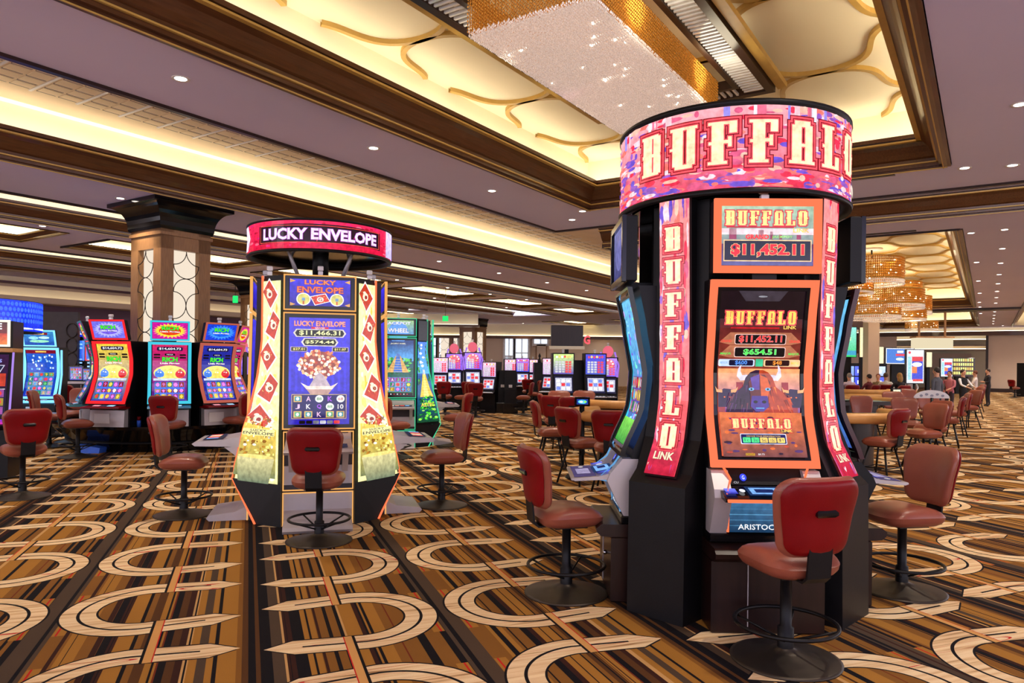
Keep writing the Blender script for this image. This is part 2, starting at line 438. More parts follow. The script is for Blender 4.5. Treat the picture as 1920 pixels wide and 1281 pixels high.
def cells(holes, box):
    xs = sorted({box[0], box[1]} | {h[0] for h in holes if box[0] < h[0] < box[1]} | {h[1] for h in holes if box[0] < h[1] < box[1]})
    ys = sorted({box[2], box[3]} | {h[2] for h in holes} | {h[3] for h in holes})
    out = []
    for y0, y1 in zip(ys, ys[1:]):
        run = None
        for x0, x1 in zip(xs, xs[1:]):
            cx, cy = (x0+x1)/2, (y0+y1)/2
            inside = any(h[0] < cx < h[1] and h[2] < cy < h[3] for h in holes)
            if not inside: run = [run[0], x1] if run else [x0, x1]
            if inside and run: out.append((*run, y0, y1)); run = None
        if run: out.append((*run, y0, y1))
    return out
cm = MB()
for (x0, x1, y0, y1) in cells(holes, (A0, A1, B0, B1)): cm.box(x0, x1, y0, y1, ZC, ZC+.06, M_CEIL)
ceiling = ab_obj(cm, 'ceiling'); tag(ceiling, kind='structure')
ntrim = [0]
def struct(mb, name):
    return tag(ab_obj(mb, name), kind='structure')
def trim(mb):
    ntrim[0] += 1; return struct(mb, 'trim_%d' % ntrim[0])
# crown moulding profile: (offset into the hole, z above ceiling)
CROWN = [(0, -.03), (.05, -.05), (.05, -.01), (.11, -.01), (.11, .05), (.13, .05), (.13, .11), (.17, .13), (.22, .2), (.27, .29), (.34, .34), (.34, .39), (.39, .39), (.39, .45), (.36, .45), (.36, .41), (.3, .40), (.02, .30), (-.05, .1), (-.05, -.03)]
def run_mould(mb, a0, a1, side, c, m, axis, k=1.):
    """moulding along axis between a0 and a1; hole edge at c, the hole lies toward side"""
    pts = [(c+side*o*k, ZC+z*k) for o, z in CROWN]
    for q, mm in ((pts, m), ([(c+side*o*k, ZC+z*k) for o, z in ((.335, .335), (.405, .335), (.405, .36), (.335, .36))], M_GOLDRIB), ([(c+side*o*k, ZC+z*k) for o, z in ((.11, .04), (.145, .04), (.145, .06), (.11, .06))], M_GOLDRIB), ([(c+side*o*k, ZC+z*k) for o, z in ((.045, -.055), (.06, -.055), (.06, -.04), (.045, -.04))], M_GOLDRIB)):
        mb.prism(q, a0, a1, mm, 'x' if axis == 'a' else 'y')
def coffer(h, sides, zr=ZR, wall=M_CREAM, top=M_CREAM, k=1., line=False, led=True):
    """sides: which edges carry the lit crown ('a0','a1','b0','b1'); the others get a plain dark lip"""
    a0, a1, b0, b1 = h
    r = MB()
    r.box(a0-.05, a1+.05, b0-.05, b1+.05, zr, zr+.05, top)
    r.box(a0-.06, a0, b0, b1, ZC, zr, wall); r.box(a1, a1+.06, b0, b1, ZC, zr, wall)
    r.box(a0, a1, b0-.06, b0, ZC, zr, wall); r.box(a0, a1, b1, b1+.06, ZC, zr, wall)
    tag(ab_obj(r, 'ceiling'), kind='structure')
    t = MB(); L = MB()
    o = .27*k; zz = ZC+.40*k
    for s in ('a0', 'a1', 'b0', 'b1'):
        ax = 'b' if s[0] == 'a' else 'a'
        lo, hi = (b0, b1) if ax == 'b' else (a0, a1)
        c = {'a0': a0, 'a1': a1, 'b0': b0, 'b1': b1}[s]; sd = 1 if s[1] == '0' else -1
        if s in sides:
            run_mould(t, lo, hi, sd, c, M_WOOD, ax, k)
            if led:
                if ax == 'a': L.box(lo+.1, hi-.1, min(c+sd*o, c+sd*(o-.06)), max(c+sd*o, c+sd*(o-.06)), zz+.01, zz+.03, M_LED)
                else: L.box(min(c+sd*o, c+sd*(o-.06)), max(c+sd*o, c+sd*(o-.06)), lo+.1, hi-.1, zz+.01, zz+.03, M_LED)
            if line:
                if ax == 'a': L.box(lo, hi, min(c, c-sd*-.10), max(c, c-sd*-.10), zr-.03, zr-.002, M_LEDW)
        else:
            if ax == 'a': t.box(lo, hi, min(c-sd*.02, c+sd*.03), max(c-sd*.02, c+sd*.03), ZC-.035, ZC+.12, M_WOODD)
            else: t.box(min(c-sd*.02, c+sd*.03), max(c-sd*.02, c+sd*.03), lo, hi, ZC-.035, ZC+.12, M_WOODD)
    trim(t)
    if L.f: trim(L)
coffer(TRAY[0], ('a1', 'b0', 'b1'))
coffer(TRAY[1], ('a1', 'b0', 'b1'))
coffer(TRAY[2], ('a1', 'b0', 'b1'))
for h in SM: coffer(h, ('a1', 'b1', 'b0'), 5.45, k=.38)
# first channel: long leg and cross leg share one recess
def channel(a0, a1, b0, b1, zr=ZR, k=1., line=True, top=M_CREAM2, open_a=()):
    r = MB(); r.box(a0, a1, b0, b1+.06, zr, zr+.05, top); r.box(a0, a1, b1, b1+.06, ZC, zr, M_CREAM)
    tag(ab_obj(r, 'ceiling'), kind='structure')
    t = MB(); run_mould(t, a0, a1, -1, b1, M_WOOD, 'a', k); trim(t)
    L = MB(); L.box(a0, a1, b1-.27*k, b1-.21*k, ZC+.41*k, ZC+.43*k, M_LED)
    if line: L.box(a0, a1, b1-.11, b1, zr-.03, zr-.002, M_LEDW)
    trim(L)
channel(*CH[0]); channel(*CH[2], k=.82); channel(*CH[3], k=.68); channel(*CH[4], k=.4, zr=5.5)
r = MB(); r.box(14.9, 17.56, -12, 8.65, ZR, ZR+.05, M_CREAM2); r.box(17.5, 17.56, -12, 8.6, ZC, ZR, M_CREAM); r.box(13.2, 14.9, 8.6, 8.65, ZC, ZR, M_CREAM)
tag(ab_obj(r, 'ceiling'), kind='structure')
t = MB(); run_mould(t, -12, 8.6, -1, 17.5, M_WOOD, 'b'); trim(t)
t = MB(); t.box(17.23, 17.29, -12, 8.6, ZC+.41, ZC+.43, M_LED); t.box(17.39, 17.5, -12, 8.6, ZR-.03, ZR-.002, M_LEDW); trim(t)
t = MB()                                        # dark lips on the near edges
t.box(-8, 14.92, 8.60, 8.68, ZC-.04, ZC+.10, M_WOODD); t.box(14.87, 14.95, -12, 8.6, ZC-.04, ZC+.10, M_WOODD)
t.box(17.5, 44, 8.60, 8.68, ZC-.04, ZC+.10, M_WOODD)
t.box(-8, 44, 15.6, 15.68, ZC-.04, ZC+.10, M_WOODD); t.box(-6, 40, 22.95, 23.05, ZC-.04, ZC+.10, M_WOODD); t.box(-4, 33, 27.8, 27.88, ZC-.04, ZC+.08, M_WOODD)
trim(t)
# tall side strip coffer far right
r = MB(); r.box(36, 64, -7, -1.45, ZR, ZR+.05, M_CREAM); r.box(36, 64, -1.45, -1.39, ZC, ZR, M_CREAM); r.box(64, 64.06, -7, -1.45, ZC, ZR, M_CREAM)
tag(ab_obj(r, 'ceiling'), kind='structure')
t = MB(); run_mould(t, 36, 64, -1, -1.45, M_WOOD, 'a', .8); t.box(36.1, 64, -1.70, -1.64, ZC+.35, ZC+.37, M_LED); trim(t)
t = MB(); t.box(44.6, 45.7, -1.4, 8.6, ZC-.1, ZC, M_WOODD); trim(t)
# grille tiles in the first channel, one bay every 0.68 m
tile = MB()
tile.box(-.02, .02, 11.1-11.8, 12.35-11.8, -.012, 0, M_WHITE)
for j, (y0, y1) in enumerate(((-.66, -.40), (-.34, -.10), (-.04, .18), (.24, .44))):
    for x0, x1 in ((.06, .33), (.37, .64)):
        tile.box(x0, x1, y0, y1, -.010, 0, M_CREAM2)
        tile.box(x0, x1, y1+.01, y1+.035, -.006, 0, M_DARKW)
tp = None
for i in range(46):
    if tp is None: tp = tile.build('ceiling_tile', ceiling); o = tp
    else: o = tp.copy(); COL.objects.link(o); o.parent = ceiling
    o.location = (3.11+.683*i, 11.8, ZR-.001)
# gold rib pattern on the tray ceilings
def ribs(a0, a1, b0, b1, pb, pa, parent_name, amp=None):
    """bulbous S curves running along b, neighbours in antiphase; each one a rib of its own"""
    n = int((a1-a0)/(pa/2)); out = []
    holder = struct(MB().box(a0, a0+.01, b0, b0+.01, ZR-.01, ZR, M_CREAM), 'ceiling')
    for i in range(n+1):
        ac = a0+.1+i*pa/2; sg = 1 if i % 2 else -1
        pts = []
        for j in range(-16, 113):
            t = j/96*(b1-b0)/pb*2*PI
            bb = b0+(b1-b0)*j/96+.30*pb/PI*math.sin(2*t)*.62
            aa = ac+sg*pa*.25*math.cos(t)
            if a0+.03 < aa < a1-.03 and b0 < bb < b1: pts.append((aa, bb))
        if len(pts) < 8: continue
        m = MB(); v = []; f = []
        for k, (x, y) in enumerate(pts):
            x1, y1 = pts[max(0, k-1)]; x2, y2 = pts[min(len(pts)-1, k+1)]
            dx, dy = x2-x1, y2-y1; l = math.hypot(dx, dy) or 1; nx, ny = -dy/l*.035, dx/l*.035
            v += [(x-nx, y-ny, ZR), (x-nx, y-ny, ZR-.06), (x+nx, y+ny, ZR-.06), (x+nx, y+ny, ZR)]
        for k in range(len(pts)-1):
            if math.hypot(pts[k][0]-pts[k+1][0], pts[k][1]-pts[k+1][1]) > .5: continue
            for q in range(3): f.append((4*k+q, 4*k+q+1, 4*k+5+q, 4*k+4+q))
        m.add(v, f, M_GOLDRIB); m.build('ceiling_rib', holder)
ribs(-2.5, 13.1, .6, 6.8, 2.7, 2.5, 't')
ribs(19.35, 43.4, .6, 6.8, 2.7, 2.5, 't')
# downlights: trim ring with lamp disc, spot lamp under each; two far rows are added
dl = thing('ceiling_downlight', 'x', 'ceiling light')
d = MB(); d.lathe([(.045, .02), (.07, -.006), (.095, -.008), (.1, 0)], M_WHITE, 20); d.build('trim_ring', dl)
d = MB(); d.lathe([(.0001, -.004), (.065, -.004)], M_LAMP, 16); d.build('lamp', dl)
rows = [('in the row before the long cove', [(1.66+3.07*i, 7.65) for i in range(14)]),
        ('in the outer right-hand row', [(1.3+3.1*i, -.3) for i in range(20)]),
        ('in the row edging the lit trays', [(13.5, .33), (20.02, .35), (25.57, .3), (31, .3), (36, .3), (40.84, .35), (43.9, .35), (46, .35), (49, .35)]),
        ('in the row behind the long cove', [(1.0+3.3*i, 14.3) for i in range(12)]),
        ('in the row before the small coffers', [(2.0+3.1*i, 18.9) for i in range(10)]),
        ('in the row beyond the small coffers', [(2.0+6.3*i, 22.5) for i in range(6)]),
        ('in the added cross row brightening the beige end wall', [(63, -.9), (63, -2.6), (63, -4.3), (60, -2.6)]),  # extra downlights, added because the end wall came out dark
        ('in the row added to brighten the far facade', [(47, 30), (50, 28.5), (53, 26), (44, 33), (41, 36)]),  # extra downlights put in to lift the dim far wall
        ('paired at the far corner of the big lit tray', [(13.27, 7.04)])]
ORD = 'nearest second third fourth fifth sixth seventh eighth ninth tenth eleventh twelfth thirteenth fourteenth fifteenth sixteenth seventeenth eighteenth nineteenth twentieth'.split()
for desc, L in rows:
    L = [(a, b) for a, b in L if not (14.9 < a < 17.5 and b < 8.6) and ab(a, b).y > .5]
    for k, (a, b) in enumerate(L):
        q = ab(a, b, ZC)
        place(dl, tuple(q), 0, ('round recessed downlight, '+(ORD[k] if k == 0 else ORD[k]+' from the viewer')+' '+desc) if len(L) > 1 else 'round recessed downlight '+desc, 'downlights '+desc)
        if q.y < 62:
            l = bpy.data.lights.new('downlight_beam', 'SPOT'); l.energy = 210; l.color = (1, .86, .70); l.spot_size = math.radians(115); l.spot_blend = .8; l.shadow_soft_size = .06
            lo = bpy.data.objects.new('downlight_beam', l); lo.location = q-Vector((0, 0, .03)); COL.objects.link(lo)
# slot diffuser beside the tray
t = MB(); t.box(13.30, 13.42, 1.3, 6., ZC-.012, ZC, M_BLACK); t.box(13.35, 13.37, 1.3, 6., ZC-.018, ZC-.01, M_SILVER); trim(t)
t = MB(); t.box(18.95, 19.1, 1.4, 6., ZC-.012, ZC, M_BLACK); trim(t)

# ------------------------------------------------------------------ far walls, bulkheads, windows
FZ = 22.
t = MB()                                        # left side wall: plum wall under stepped cream bulkhead
t.box(-4, 29.5, 33.0, 33.3, 0, 4.1, M_PURP)
tag(ab_obj(t, 'wall_left'), kind='structure')
t = MB(); t.box(-4, 29.5, 31.3, 31.4, 4.72, 4.9, M_CREAM); t.box(-4, 29.5, 31.4, 31.8, 4.66, 4.72, M_PURP); t.box(-4, 29.5, 31.8, 31.9, 4.55, 4.72, M_BEIGE)
t.box(-4, 29.5, 32.25, 32.35, 4.1, 4.66, M_CREAM); t.box(-4, 29.5, 31.95, 32.02, 4.0, 4.22, M_BEIGE); t.box(-4, 29.5, 31.95, 33.1, 3.98, 4.02, M_BEIGE)
trim(t)
t = MB(); t.box(-4, 29.5, 31.44, 31.48, 4.73, 4.75, M_LEDF); t.box(-4, 29.5, 32.08, 32.14, 4.05, 4.07, M_LEDF); trim(t)
t = MB(); t.box(-4, 29.5, 32.9, 33.0, 3.0, 3.12, M_WOODD); trim(t)
t = MB(); t.box(-4, 29.5, 32.5, 33.0, 0, 2.98, M_DARKW)
tag(ab_obj(t, 'wall_left'), kind='structure')
# far wall of the hall seen at the end of the aisle on the right
t = MB(); t.box(66, 66.3, -9, -.05, 0, 4.45, M_BEIGE); tag(ab_obj(t, 'wall_back'), kind='structure')
t = MB(); t.box(65.9, 66.0, -9, .05, 0, .28, M_WOODD); tag(ab_obj(t, 'baseboard_back'), kind='structure')
t = MB(); t.box(65.7, 66.1, -.05, .12, 0, 4.45, M_WOODD); trim(t)
t = MB(); t.box(65.4, 66.0, -9, 16.5, 4.30, 4.62, M_WOOD); t.box(65.8, 66.2, -9, 16.5, 4.62, 4.9, M_CREAM); trim(t)
t = MB(); t.box(65.55, 65.6, -9, 16.5, 4.63, 4.66, M_LEDF); trim(t)
t = MB(); t.box(76, 76.3, -6, 30, 0, 5, M_CREAM); tag(ab_obj(t, 'wall_back'), kind='structure')
t = MB()
for z, mm in ((4.2, M_CREAM), (3.75, M_BEIGE), (3.35, M_BEIGE)): t.box(74.8, 76, .1, 14, z, z+.12, mm)
trim(t)
t = MB()
for z in (4.35, 3.5): t.box(75.3, 75.4, .1, 14, z, z+.05, M_LEDF)
trim(t)
t = MB(); t.box(75, 75.9, 1.2, 4.2, 0, 3.1, M_BEIGE); t.box(74.97, 75, 1.4, 2.4, 0, 2.4, M_DARKW); tag(ab_obj(t, 'wall_back'), kind='structure')
# stone faced bulkhead above the sports lounge
t = MB(); t.box(64, 64.4, 7.6, 14.2, 2.9, 4.3, M_STONE); tag(ab_obj(t, 'wall_lounge'), kind='structure')
t = MB(); t.box(63.5, 64, 14.2, 17, 0, 4.4, M_BEIGE); tag(ab_obj(t, 'wall_lounge'), kind='structure')
# back of the hall, behind the slot rows: facade of columns, balconies and tall daylight windows
YB = 60.
t = MB(); t.box(-40, 32, YB, YB+.4, 0, 4.95, M_BEIGE); tag(t.build('wall_far'), kind='structure')
t = MB(); t.box(-22, 14, YB-3.2, YB-2.6, 3.95, 4.9, M_CREAM); t.box(-22, 14, YB-3.4, YB-2.6, 3.75, 3.97, M_WOOD); ntrim[0] += 1; tag(t.build('trim_%d' % ntrim[0]), kind='structure')
t = MB(); t.box(-22, 14, YB-3.3, YB-3.25, 4.0, 4.03, M_LEDF); ntrim[0] += 1; tag(t.build('trim_%d' % ntrim[0]), kind='structure')
M_FRAME = mat('window_frame', rgb(206, 196, 190), .5)
def window(i, x0, x1, z0, z1, nx, nz, rail=False):
    f = MB(); f.box(x0-.15, x1+.15, YB-.2, YB, z0-.15, z1+.15, M_FRAME); o = tag(f.build('window_%d' % i), kind='structure')
    wx = (x1-x0)/nx; wz = (z1-z0)/nz
    for a in range(nx):
        for b in range(nz):
            q = MB().box(x0+a*wx+.05, x0+(a+1)*wx-.05, YB-.26, YB-.22, z0+b*wz+.05, z0+(b+1)*wz-.05, M_DAY); q.build('window_pane', o)
    if rail:
        q = MB(); q.box(x0, x1, YB-.6, YB-.54, z0+.9, z0+.98, M_WHITE)
        for k in range(9): q.box(x0+(x1-x0)*k/8-.03, x0+(x1-x0)*k/8+.03, YB-.59, YB-.55, z0, z0+.9, M_WHITE)
        q.build('railing', o)
for i, (px0, px1, y0, y1, nx, nz, rl) in enumerate(((812, 818, 632, 690, 1, 3, 0), (821, 846, 632, 680, 2, 3, 0), (849, 858, 632, 680, 1, 3, 0), (887, 897, 634, 668, 1, 2, 0), (946, 962, 636, 690, 2, 1, 1), (966, 990, 636, 690, 2, 2, 0), (1000, 1026, 636, 646, 2, 1, 0))):
    X0, X1 = (px0-960)/1352*YB, (px1-960)/1352*YB
    window(i+1, X0, X1, 1.7+(685-y1)/1352*YB, 1.7+(685-y0)/1352*YB, nx, nz, rl)
f = MB().box(1.95, 2.9, YB-.14, YB-.02, 0, 3.6, M_COLW); o = tag(f.build('door_1'), kind='structure')
MB().box(2.05, 2.8, YB-.2, YB-.14, .1, 3.4, M_BEIGE).build('door_panel', o)

# ------------------------------------------------------------------ pillars with backlit lattice panels
def pillar(a0, b0, sz, name_label, ztop=ZC, rows=7, group=None, cap=.28, zb=0, col=None):
    t = thing('pillar', name_label, 'pillar', tuple(ab(a0+sz/2, b0+sz/2, 0)), GR, group)
    h = sz/2; s = MB()
    s.box(-h+.12, h-.12, -h+.12, h-.12, zb, ztop-.55, M_PANEL)
    c = s.build('light_box', t, 'glowing white panel behind the lattice')
    s = MB()
    for sx in (-1, 1):
        for sy in (-1, 1):
            s.box(min(sx*h, sx*(h-.27)), max(sx*h, sx*(h-.27)), min(sy*h, sy*(h-.27)), max(sy*h, sy*(h-.27)), zb, ztop-.5, M_COLW)
    s.box(-h, h, -h, h, ztop-.95, ztop-.5, M_COLW); s.box(-h, h, -h, h, zb, 1.2, M_COLW)
    s.box(-h-.03, h+.03, -h-.03, h+.03, ztop-.68, ztop-.62, M_COLW)
    s.build('shaft', t)
    s = MB(); n = 8; prof = []
    for k in range(n+1):
        a = k/n*PI/2; prof.append((h+.05+cap*(1-math.cos(a)), ztop-.5+.42*math.sin(a)))
    prof = [(h+.03, ztop-.56)]+prof+[(h+.05+cap, ztop)]
    v = []; f = []
    for r_, z in prof: v += [(-r_, -r_, z), (r_, -r_, z), (r_, r_, z), (-r_, r_, z)]
    for k in range(len(prof)-1):
        for j in range(4): f.append((4*k+j, 4*k+(j+1) % 4, 4*k+4+(j+1) % 4, 4*k+4+j))
    s.add(v, f, M_BLACKG); s.build('capital', t)
    # lattice: each face gets chains of half circles
    wv = (sz-.54)/2; zt = ztop-.97; zl = 1.25
    R = wv; k = 0
    for (dx, dy) in ((0, -1), (-1, 0), (1, 0), (0, 1)):
        g = MB(); z = zt
        def arc(cx, cz, a0_, a1_):
            pts = []
            for q in range(13):
                a = a0_+(a1_-a0_)*q/12; u = cx+R*math.cos(a); w_ = cz+R*math.sin(a)
                if w_ > zt+.02: continue
                P = (u, -h) if dy == -1 else (u, h) if dy == 1 else (-h, u) if dx == -1 else (h, u)
                pts.append((P[0], P[1], w_))
            if len(pts) > 2: g.tube(pts, .009, M_GRILLE, 5)
        arc(-wv, z, -PI/2, 0); arc(wv, z, PI, 3*PI/2)
        while z > zl+2*R:
            arc(0, z-R, PI, 2*PI); arc(0, z-3*R, 0, PI); arc(-wv, z-4*R, -PI/2, PI/2); arc(wv, z-4*R, PI/2, 3*PI/2); z -= 4*R
        g.build('lattice', t)
    return t
pillar(8.08, 13.68, 1.09, 'big wooden pillar with glowing lattice panels rising behind the machine trio at left')
pillar(17.9, 23.6, 1.1, 'wooden lattice pillar seen small behind the blue-topped machine at left')
pillar(40.2, 29.6, 1.35, 'tall pillar with two lattice strips behind the centre slot rows', cap=.06)
pillar(46.5, 36.6, 1.6, 'dark topped pillar just left of the centre lattice pillar')

t = MB(); t.box(-15, -2.2, 46, 46.3, 4.22, 4.89, M_CREAM); t.box(-15, -2.1, 45.8, 46.3, 4.08, 4.22, M_WOOD); ntrim[0] += 1; tag(t.build('trim_%d' % ntrim[0]), kind='structure')
t = MB(); t.box(-15, -2.2, 45.84, 45.88, 4.225, 4.24, M_LEDF); ntrim[0] += 1; tag(t.build('trim_%d' % ntrim[0]), kind='structure')

# ------------------------------------------------------------------ rectangular crystal chandelier in the big tray
ch = thing('crystal_chandelier', 'huge rectangular chandelier of hanging crystal strands in the big lit ceiling tray', 'chandelier', tuple(ab(0, 0, 0)), GR)
zf = 5.45; fa0, fa1, fb0, fb1 = 4.6, 10.1, 2.43, 4.98
s = MB()
for (q0, q1, wd, z0, z1) in ((0, .10, 0, zf-.02, zf+.14), (.38, .45, 0, zf-.02, zf+.1)):
    o0, o1 = q0, q1
    s.box(fa0+o0, fa1-o0, fb0+o0, fb0+o1, z0, z1, M_WOODD); s.box(fa0+o0, fa1-o0, fb1-o1, fb1-o0, z0, z1, M_WOODD)
    s.box(fa0+o0, fa0+o1, fb0+o1, fb1-o1, z0, z1, M_WOODD); s.box(fa1-o1, fa1-o0, fb0+o1, fb1-o1, z0, z1, M_WOODD)
s.box(fa0-.05, fa1+.05, fb0-.14, fb0-.02, zf+.03, zf+.1, M_GOLDRIB); s.box(fa0-.05, fa1+.05, fb1+.02, fb1+.14, zf+.03, zf+.1, M_GOLDRIB)
for a in (5.2, 9.6):
    for b in (2.9, 4.5): s.tube([(a, b, zf+.1), (a, b, ZR)], .02, M_IRON, 6)
s.build('frame', ch)
s = MB()
n = int((fa1-fa0-.2)/.085)
for i in range(n):
    a = fa0+.12+i*.085
    for b0, b1 in ((fb0+.11, fb0+.37), (fb1-.37, fb1-.11)): s.box(a, a+.03, b0, b1, zf-.01, zf+.02, M_GLASSROD)
for i in range(int((fb1-fb0-.9)/.085)):
    b = fb0+.46+i*.085
    for a0, a1 in ((fa0+.11, fa0+.37), (fa1-.37, fa1-.11)): s.box(a0, a1, b, b+.03, zf-.01, zf+.02, M_GLASSROD)
tag(s.build('glass_rods', ch), kind='stuff')
def octa(v, f, x, y, z, r, h):
    b = len(v); v += [(x, y, z-h), (x+r, y, z), (x, y+r, z), (x-r, y, z), (x, y-r, z), (x, y, z+h)]
    f += [(b, b+2, b+1), (b, b+3, b+2), (b, b+4, b+3), (b, b+1, b+4), (b+5, b+1, b+2), (b+5, b+2, b+3), (b+5, b+3, b+4), (b+5, b+4, b+1)]
ca0, ca1, cb0, cb1, zb = 5.8, 9.4, 3.0, 4.4, 5.0
rn = random.Random(3)
def strands(name, spots, z0, z1, m, step, r, parent, label=None):
    v = []; f = []
    for (x, y) in spots:
        z = z0
        while z < z1: octa(v, f, x+rn.uniform(-.003, .003), y+rn.uniform(-.003, .003), z, r, step*.5); z += step
    return tag(MB().add(v, f, m).build(name, parent, label), kind='stuff')
ed = []
for k in range(3):
    o = k*.03
    for i in range(int((ca1-ca0)/.036)): ed += [(ca0+i*.036, cb0+o), (ca0+i*.036, cb1-o)]
    for i in range(int((cb1-cb0)/.036)): ed += [(ca0+o, cb0+i*.036), (ca1-o, cb0+i*.036)]
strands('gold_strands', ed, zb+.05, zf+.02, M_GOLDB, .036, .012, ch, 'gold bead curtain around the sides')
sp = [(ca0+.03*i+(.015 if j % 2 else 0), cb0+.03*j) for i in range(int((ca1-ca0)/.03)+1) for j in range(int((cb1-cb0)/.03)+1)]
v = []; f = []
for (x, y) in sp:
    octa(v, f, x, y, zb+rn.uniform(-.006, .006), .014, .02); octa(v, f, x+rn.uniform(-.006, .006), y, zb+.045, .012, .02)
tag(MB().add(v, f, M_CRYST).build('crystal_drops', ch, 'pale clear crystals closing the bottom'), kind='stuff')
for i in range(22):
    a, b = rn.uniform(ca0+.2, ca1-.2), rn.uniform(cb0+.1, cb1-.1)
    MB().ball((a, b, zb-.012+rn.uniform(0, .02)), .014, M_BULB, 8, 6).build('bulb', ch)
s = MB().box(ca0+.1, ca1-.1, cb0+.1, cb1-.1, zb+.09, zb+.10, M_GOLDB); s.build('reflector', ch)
for a in (6.6, 8.6):
    l = bpy.data.lights.new('chandelier_lamp', 'POINT'); l.energy = 14; l.color = (1, .85, .6); l.shadow_soft_size = .25
    lo = bpy.data.objects.new('chandelier_lamp', l); lo.location = ab(a, 2.72, 5.2); COL.objects.link(lo)
    lo = bpy.data.objects.new('chandelier_lamp', l); lo.location = ab(a, 4.68, 5.2); COL.objects.link(lo)
# ------------------------------------------------------------------ drum chandeliers in the second tray
def drum(x, y, tiers, label):
    t = thing('drum_chandelier', label, 'chandelier', (x, y, 0), 0, 'round drum chandeliers in the far tray')
    top = max(z1 for _, _, _, z0, z1 in tiers)
    s = MB(); s.tube([(0, 0, top), (0, 0, ZR)], .03, M_IRON, 6); s.lathe([(.0001, ZR-.05), (.35, ZR-.05), (.35, ZR)], M_WHITE, 16); s.build('stem', t)
    for (dx, dy, R, z0, z1) in tiers:
        H = z1-z0; n = int(2*PI*R/.066)
        vg = []; fg = []; vc = []; fc = []
        for i in range(n):
            a = 2*PI*i/n; z = z1-.04
            while z > z0:
                q = (z-z0)/H
                octa(vc if q < .22 else vg, fc if q < .22 else fg, dx+R*math.cos(a), dy+R*math.sin(a), z, .036, .055); z -= .085
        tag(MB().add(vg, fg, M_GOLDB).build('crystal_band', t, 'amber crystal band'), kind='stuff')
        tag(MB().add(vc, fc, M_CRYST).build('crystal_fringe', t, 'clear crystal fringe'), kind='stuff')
        m = MB()
        for rz in (z1, z0+H*.22): m.tube([(dx+R*math.cos(2*PI*k/32), dy+R*math.sin(2*PI*k/32), rz) for k in range(32)], .02, M_GOLDRIB, 6, closed=True)
        m.build('hoop', t)
        b = MB()
        for k in range(26): b.ball((dx+(R-.02)*math.cos(k*.242+.2), dy+(R-.02)*math.sin(k*.242+.2), z0+H*(.3+.6*rn.random())), .026, M_BULB, 8, 6)
        b.build('bulbs', t)
    l = bpy.data.lights.new('chandelier_glow', 'POINT'); l.energy = 60; l.color = (1, .8, .5); l.shadow_soft_size = .3
    lo = bpy.data.objects.new('chandelier_glow', l); lo.location = (x, y, 4.9); COL.objects.link(lo)
drum(12.43, 25.00, [(0, 0, 1.0, 4.55, 5.5), (-.95, .2, 1.0, 4.25, 4.68)], 'nearest and largest drum chandelier of amber and clear crystal')
drum(14.71, 28.50, [(.25, 0, 1.15, 4.05, 4.8), (-.5, .1, 1.05, 3.65, 4.3)], 'low wide two tier drum chandelier hanging below the nearest one')
drum(16.51, 31.00, [(0, 0, .95, 4.55, 5.4), (-.1, 0, 1.2, 3.75, 4.25)], 'middle drum chandelier of amber crystal in the far tray')
drum(20.36, 37.00, [(0, 0, 1.0, 4.45, 5.4)], 'smallest amber drum chandelier at the far end of the second tray')
drum(28.37, 50.00, [(0, 0, 1.0, 4.35, 5.0)], 'amber crystal drum low in the third farthest tray')

# ------------------------------------------------------------------ pictures
CR, PK, DR, GD = rgb(255, 236, 190), rgb(255, 84, 96), rgb(120, 4, 24), rgb(255, 205, 96)
def desert(A, u0, v0, u1, v1, seed=1, n=70, sky=(rgb(235, 70, 84), rgb(250, 150, 150)), aw=(.02, .09), ls=12):
    r = random.Random(seed); W, H = u1-u0, v1-v0; A.rect(u0, v0, u1, v1, sky[0], sky[1])
    pal = [rgb(150, 90, 190), rgb(235, 50, 80), rgb(250, 120, 110), rgb(110, 80, 200), rgb(255, 190, 170), rgb(220, 90, 130), rgb(250, 210, 220)]
    for i in range(n):
        c = r.choice(pal); u = r.uniform(u0, u1); v = v0+H*r.random()**1.5; a, b = W*r.uniform(*aw), H*r.uniform(.012, .045)
        A.ell(min(max(u, u0+a), u1-a), min(max(v, v0+b), v1-b), a, b, c, 8, layer=(i % ls == 0))
def slabword(A, w, u, v, h, lw, gap, k=1., vertical=False, arch=None, fill=CR):
    A.slab(w, u, v, h, lw, gap, [(.020*k, DR), (.016*k, PK), (.008*k, DR), (.0045*k, PK), (.0, fill)], vertical, arch)
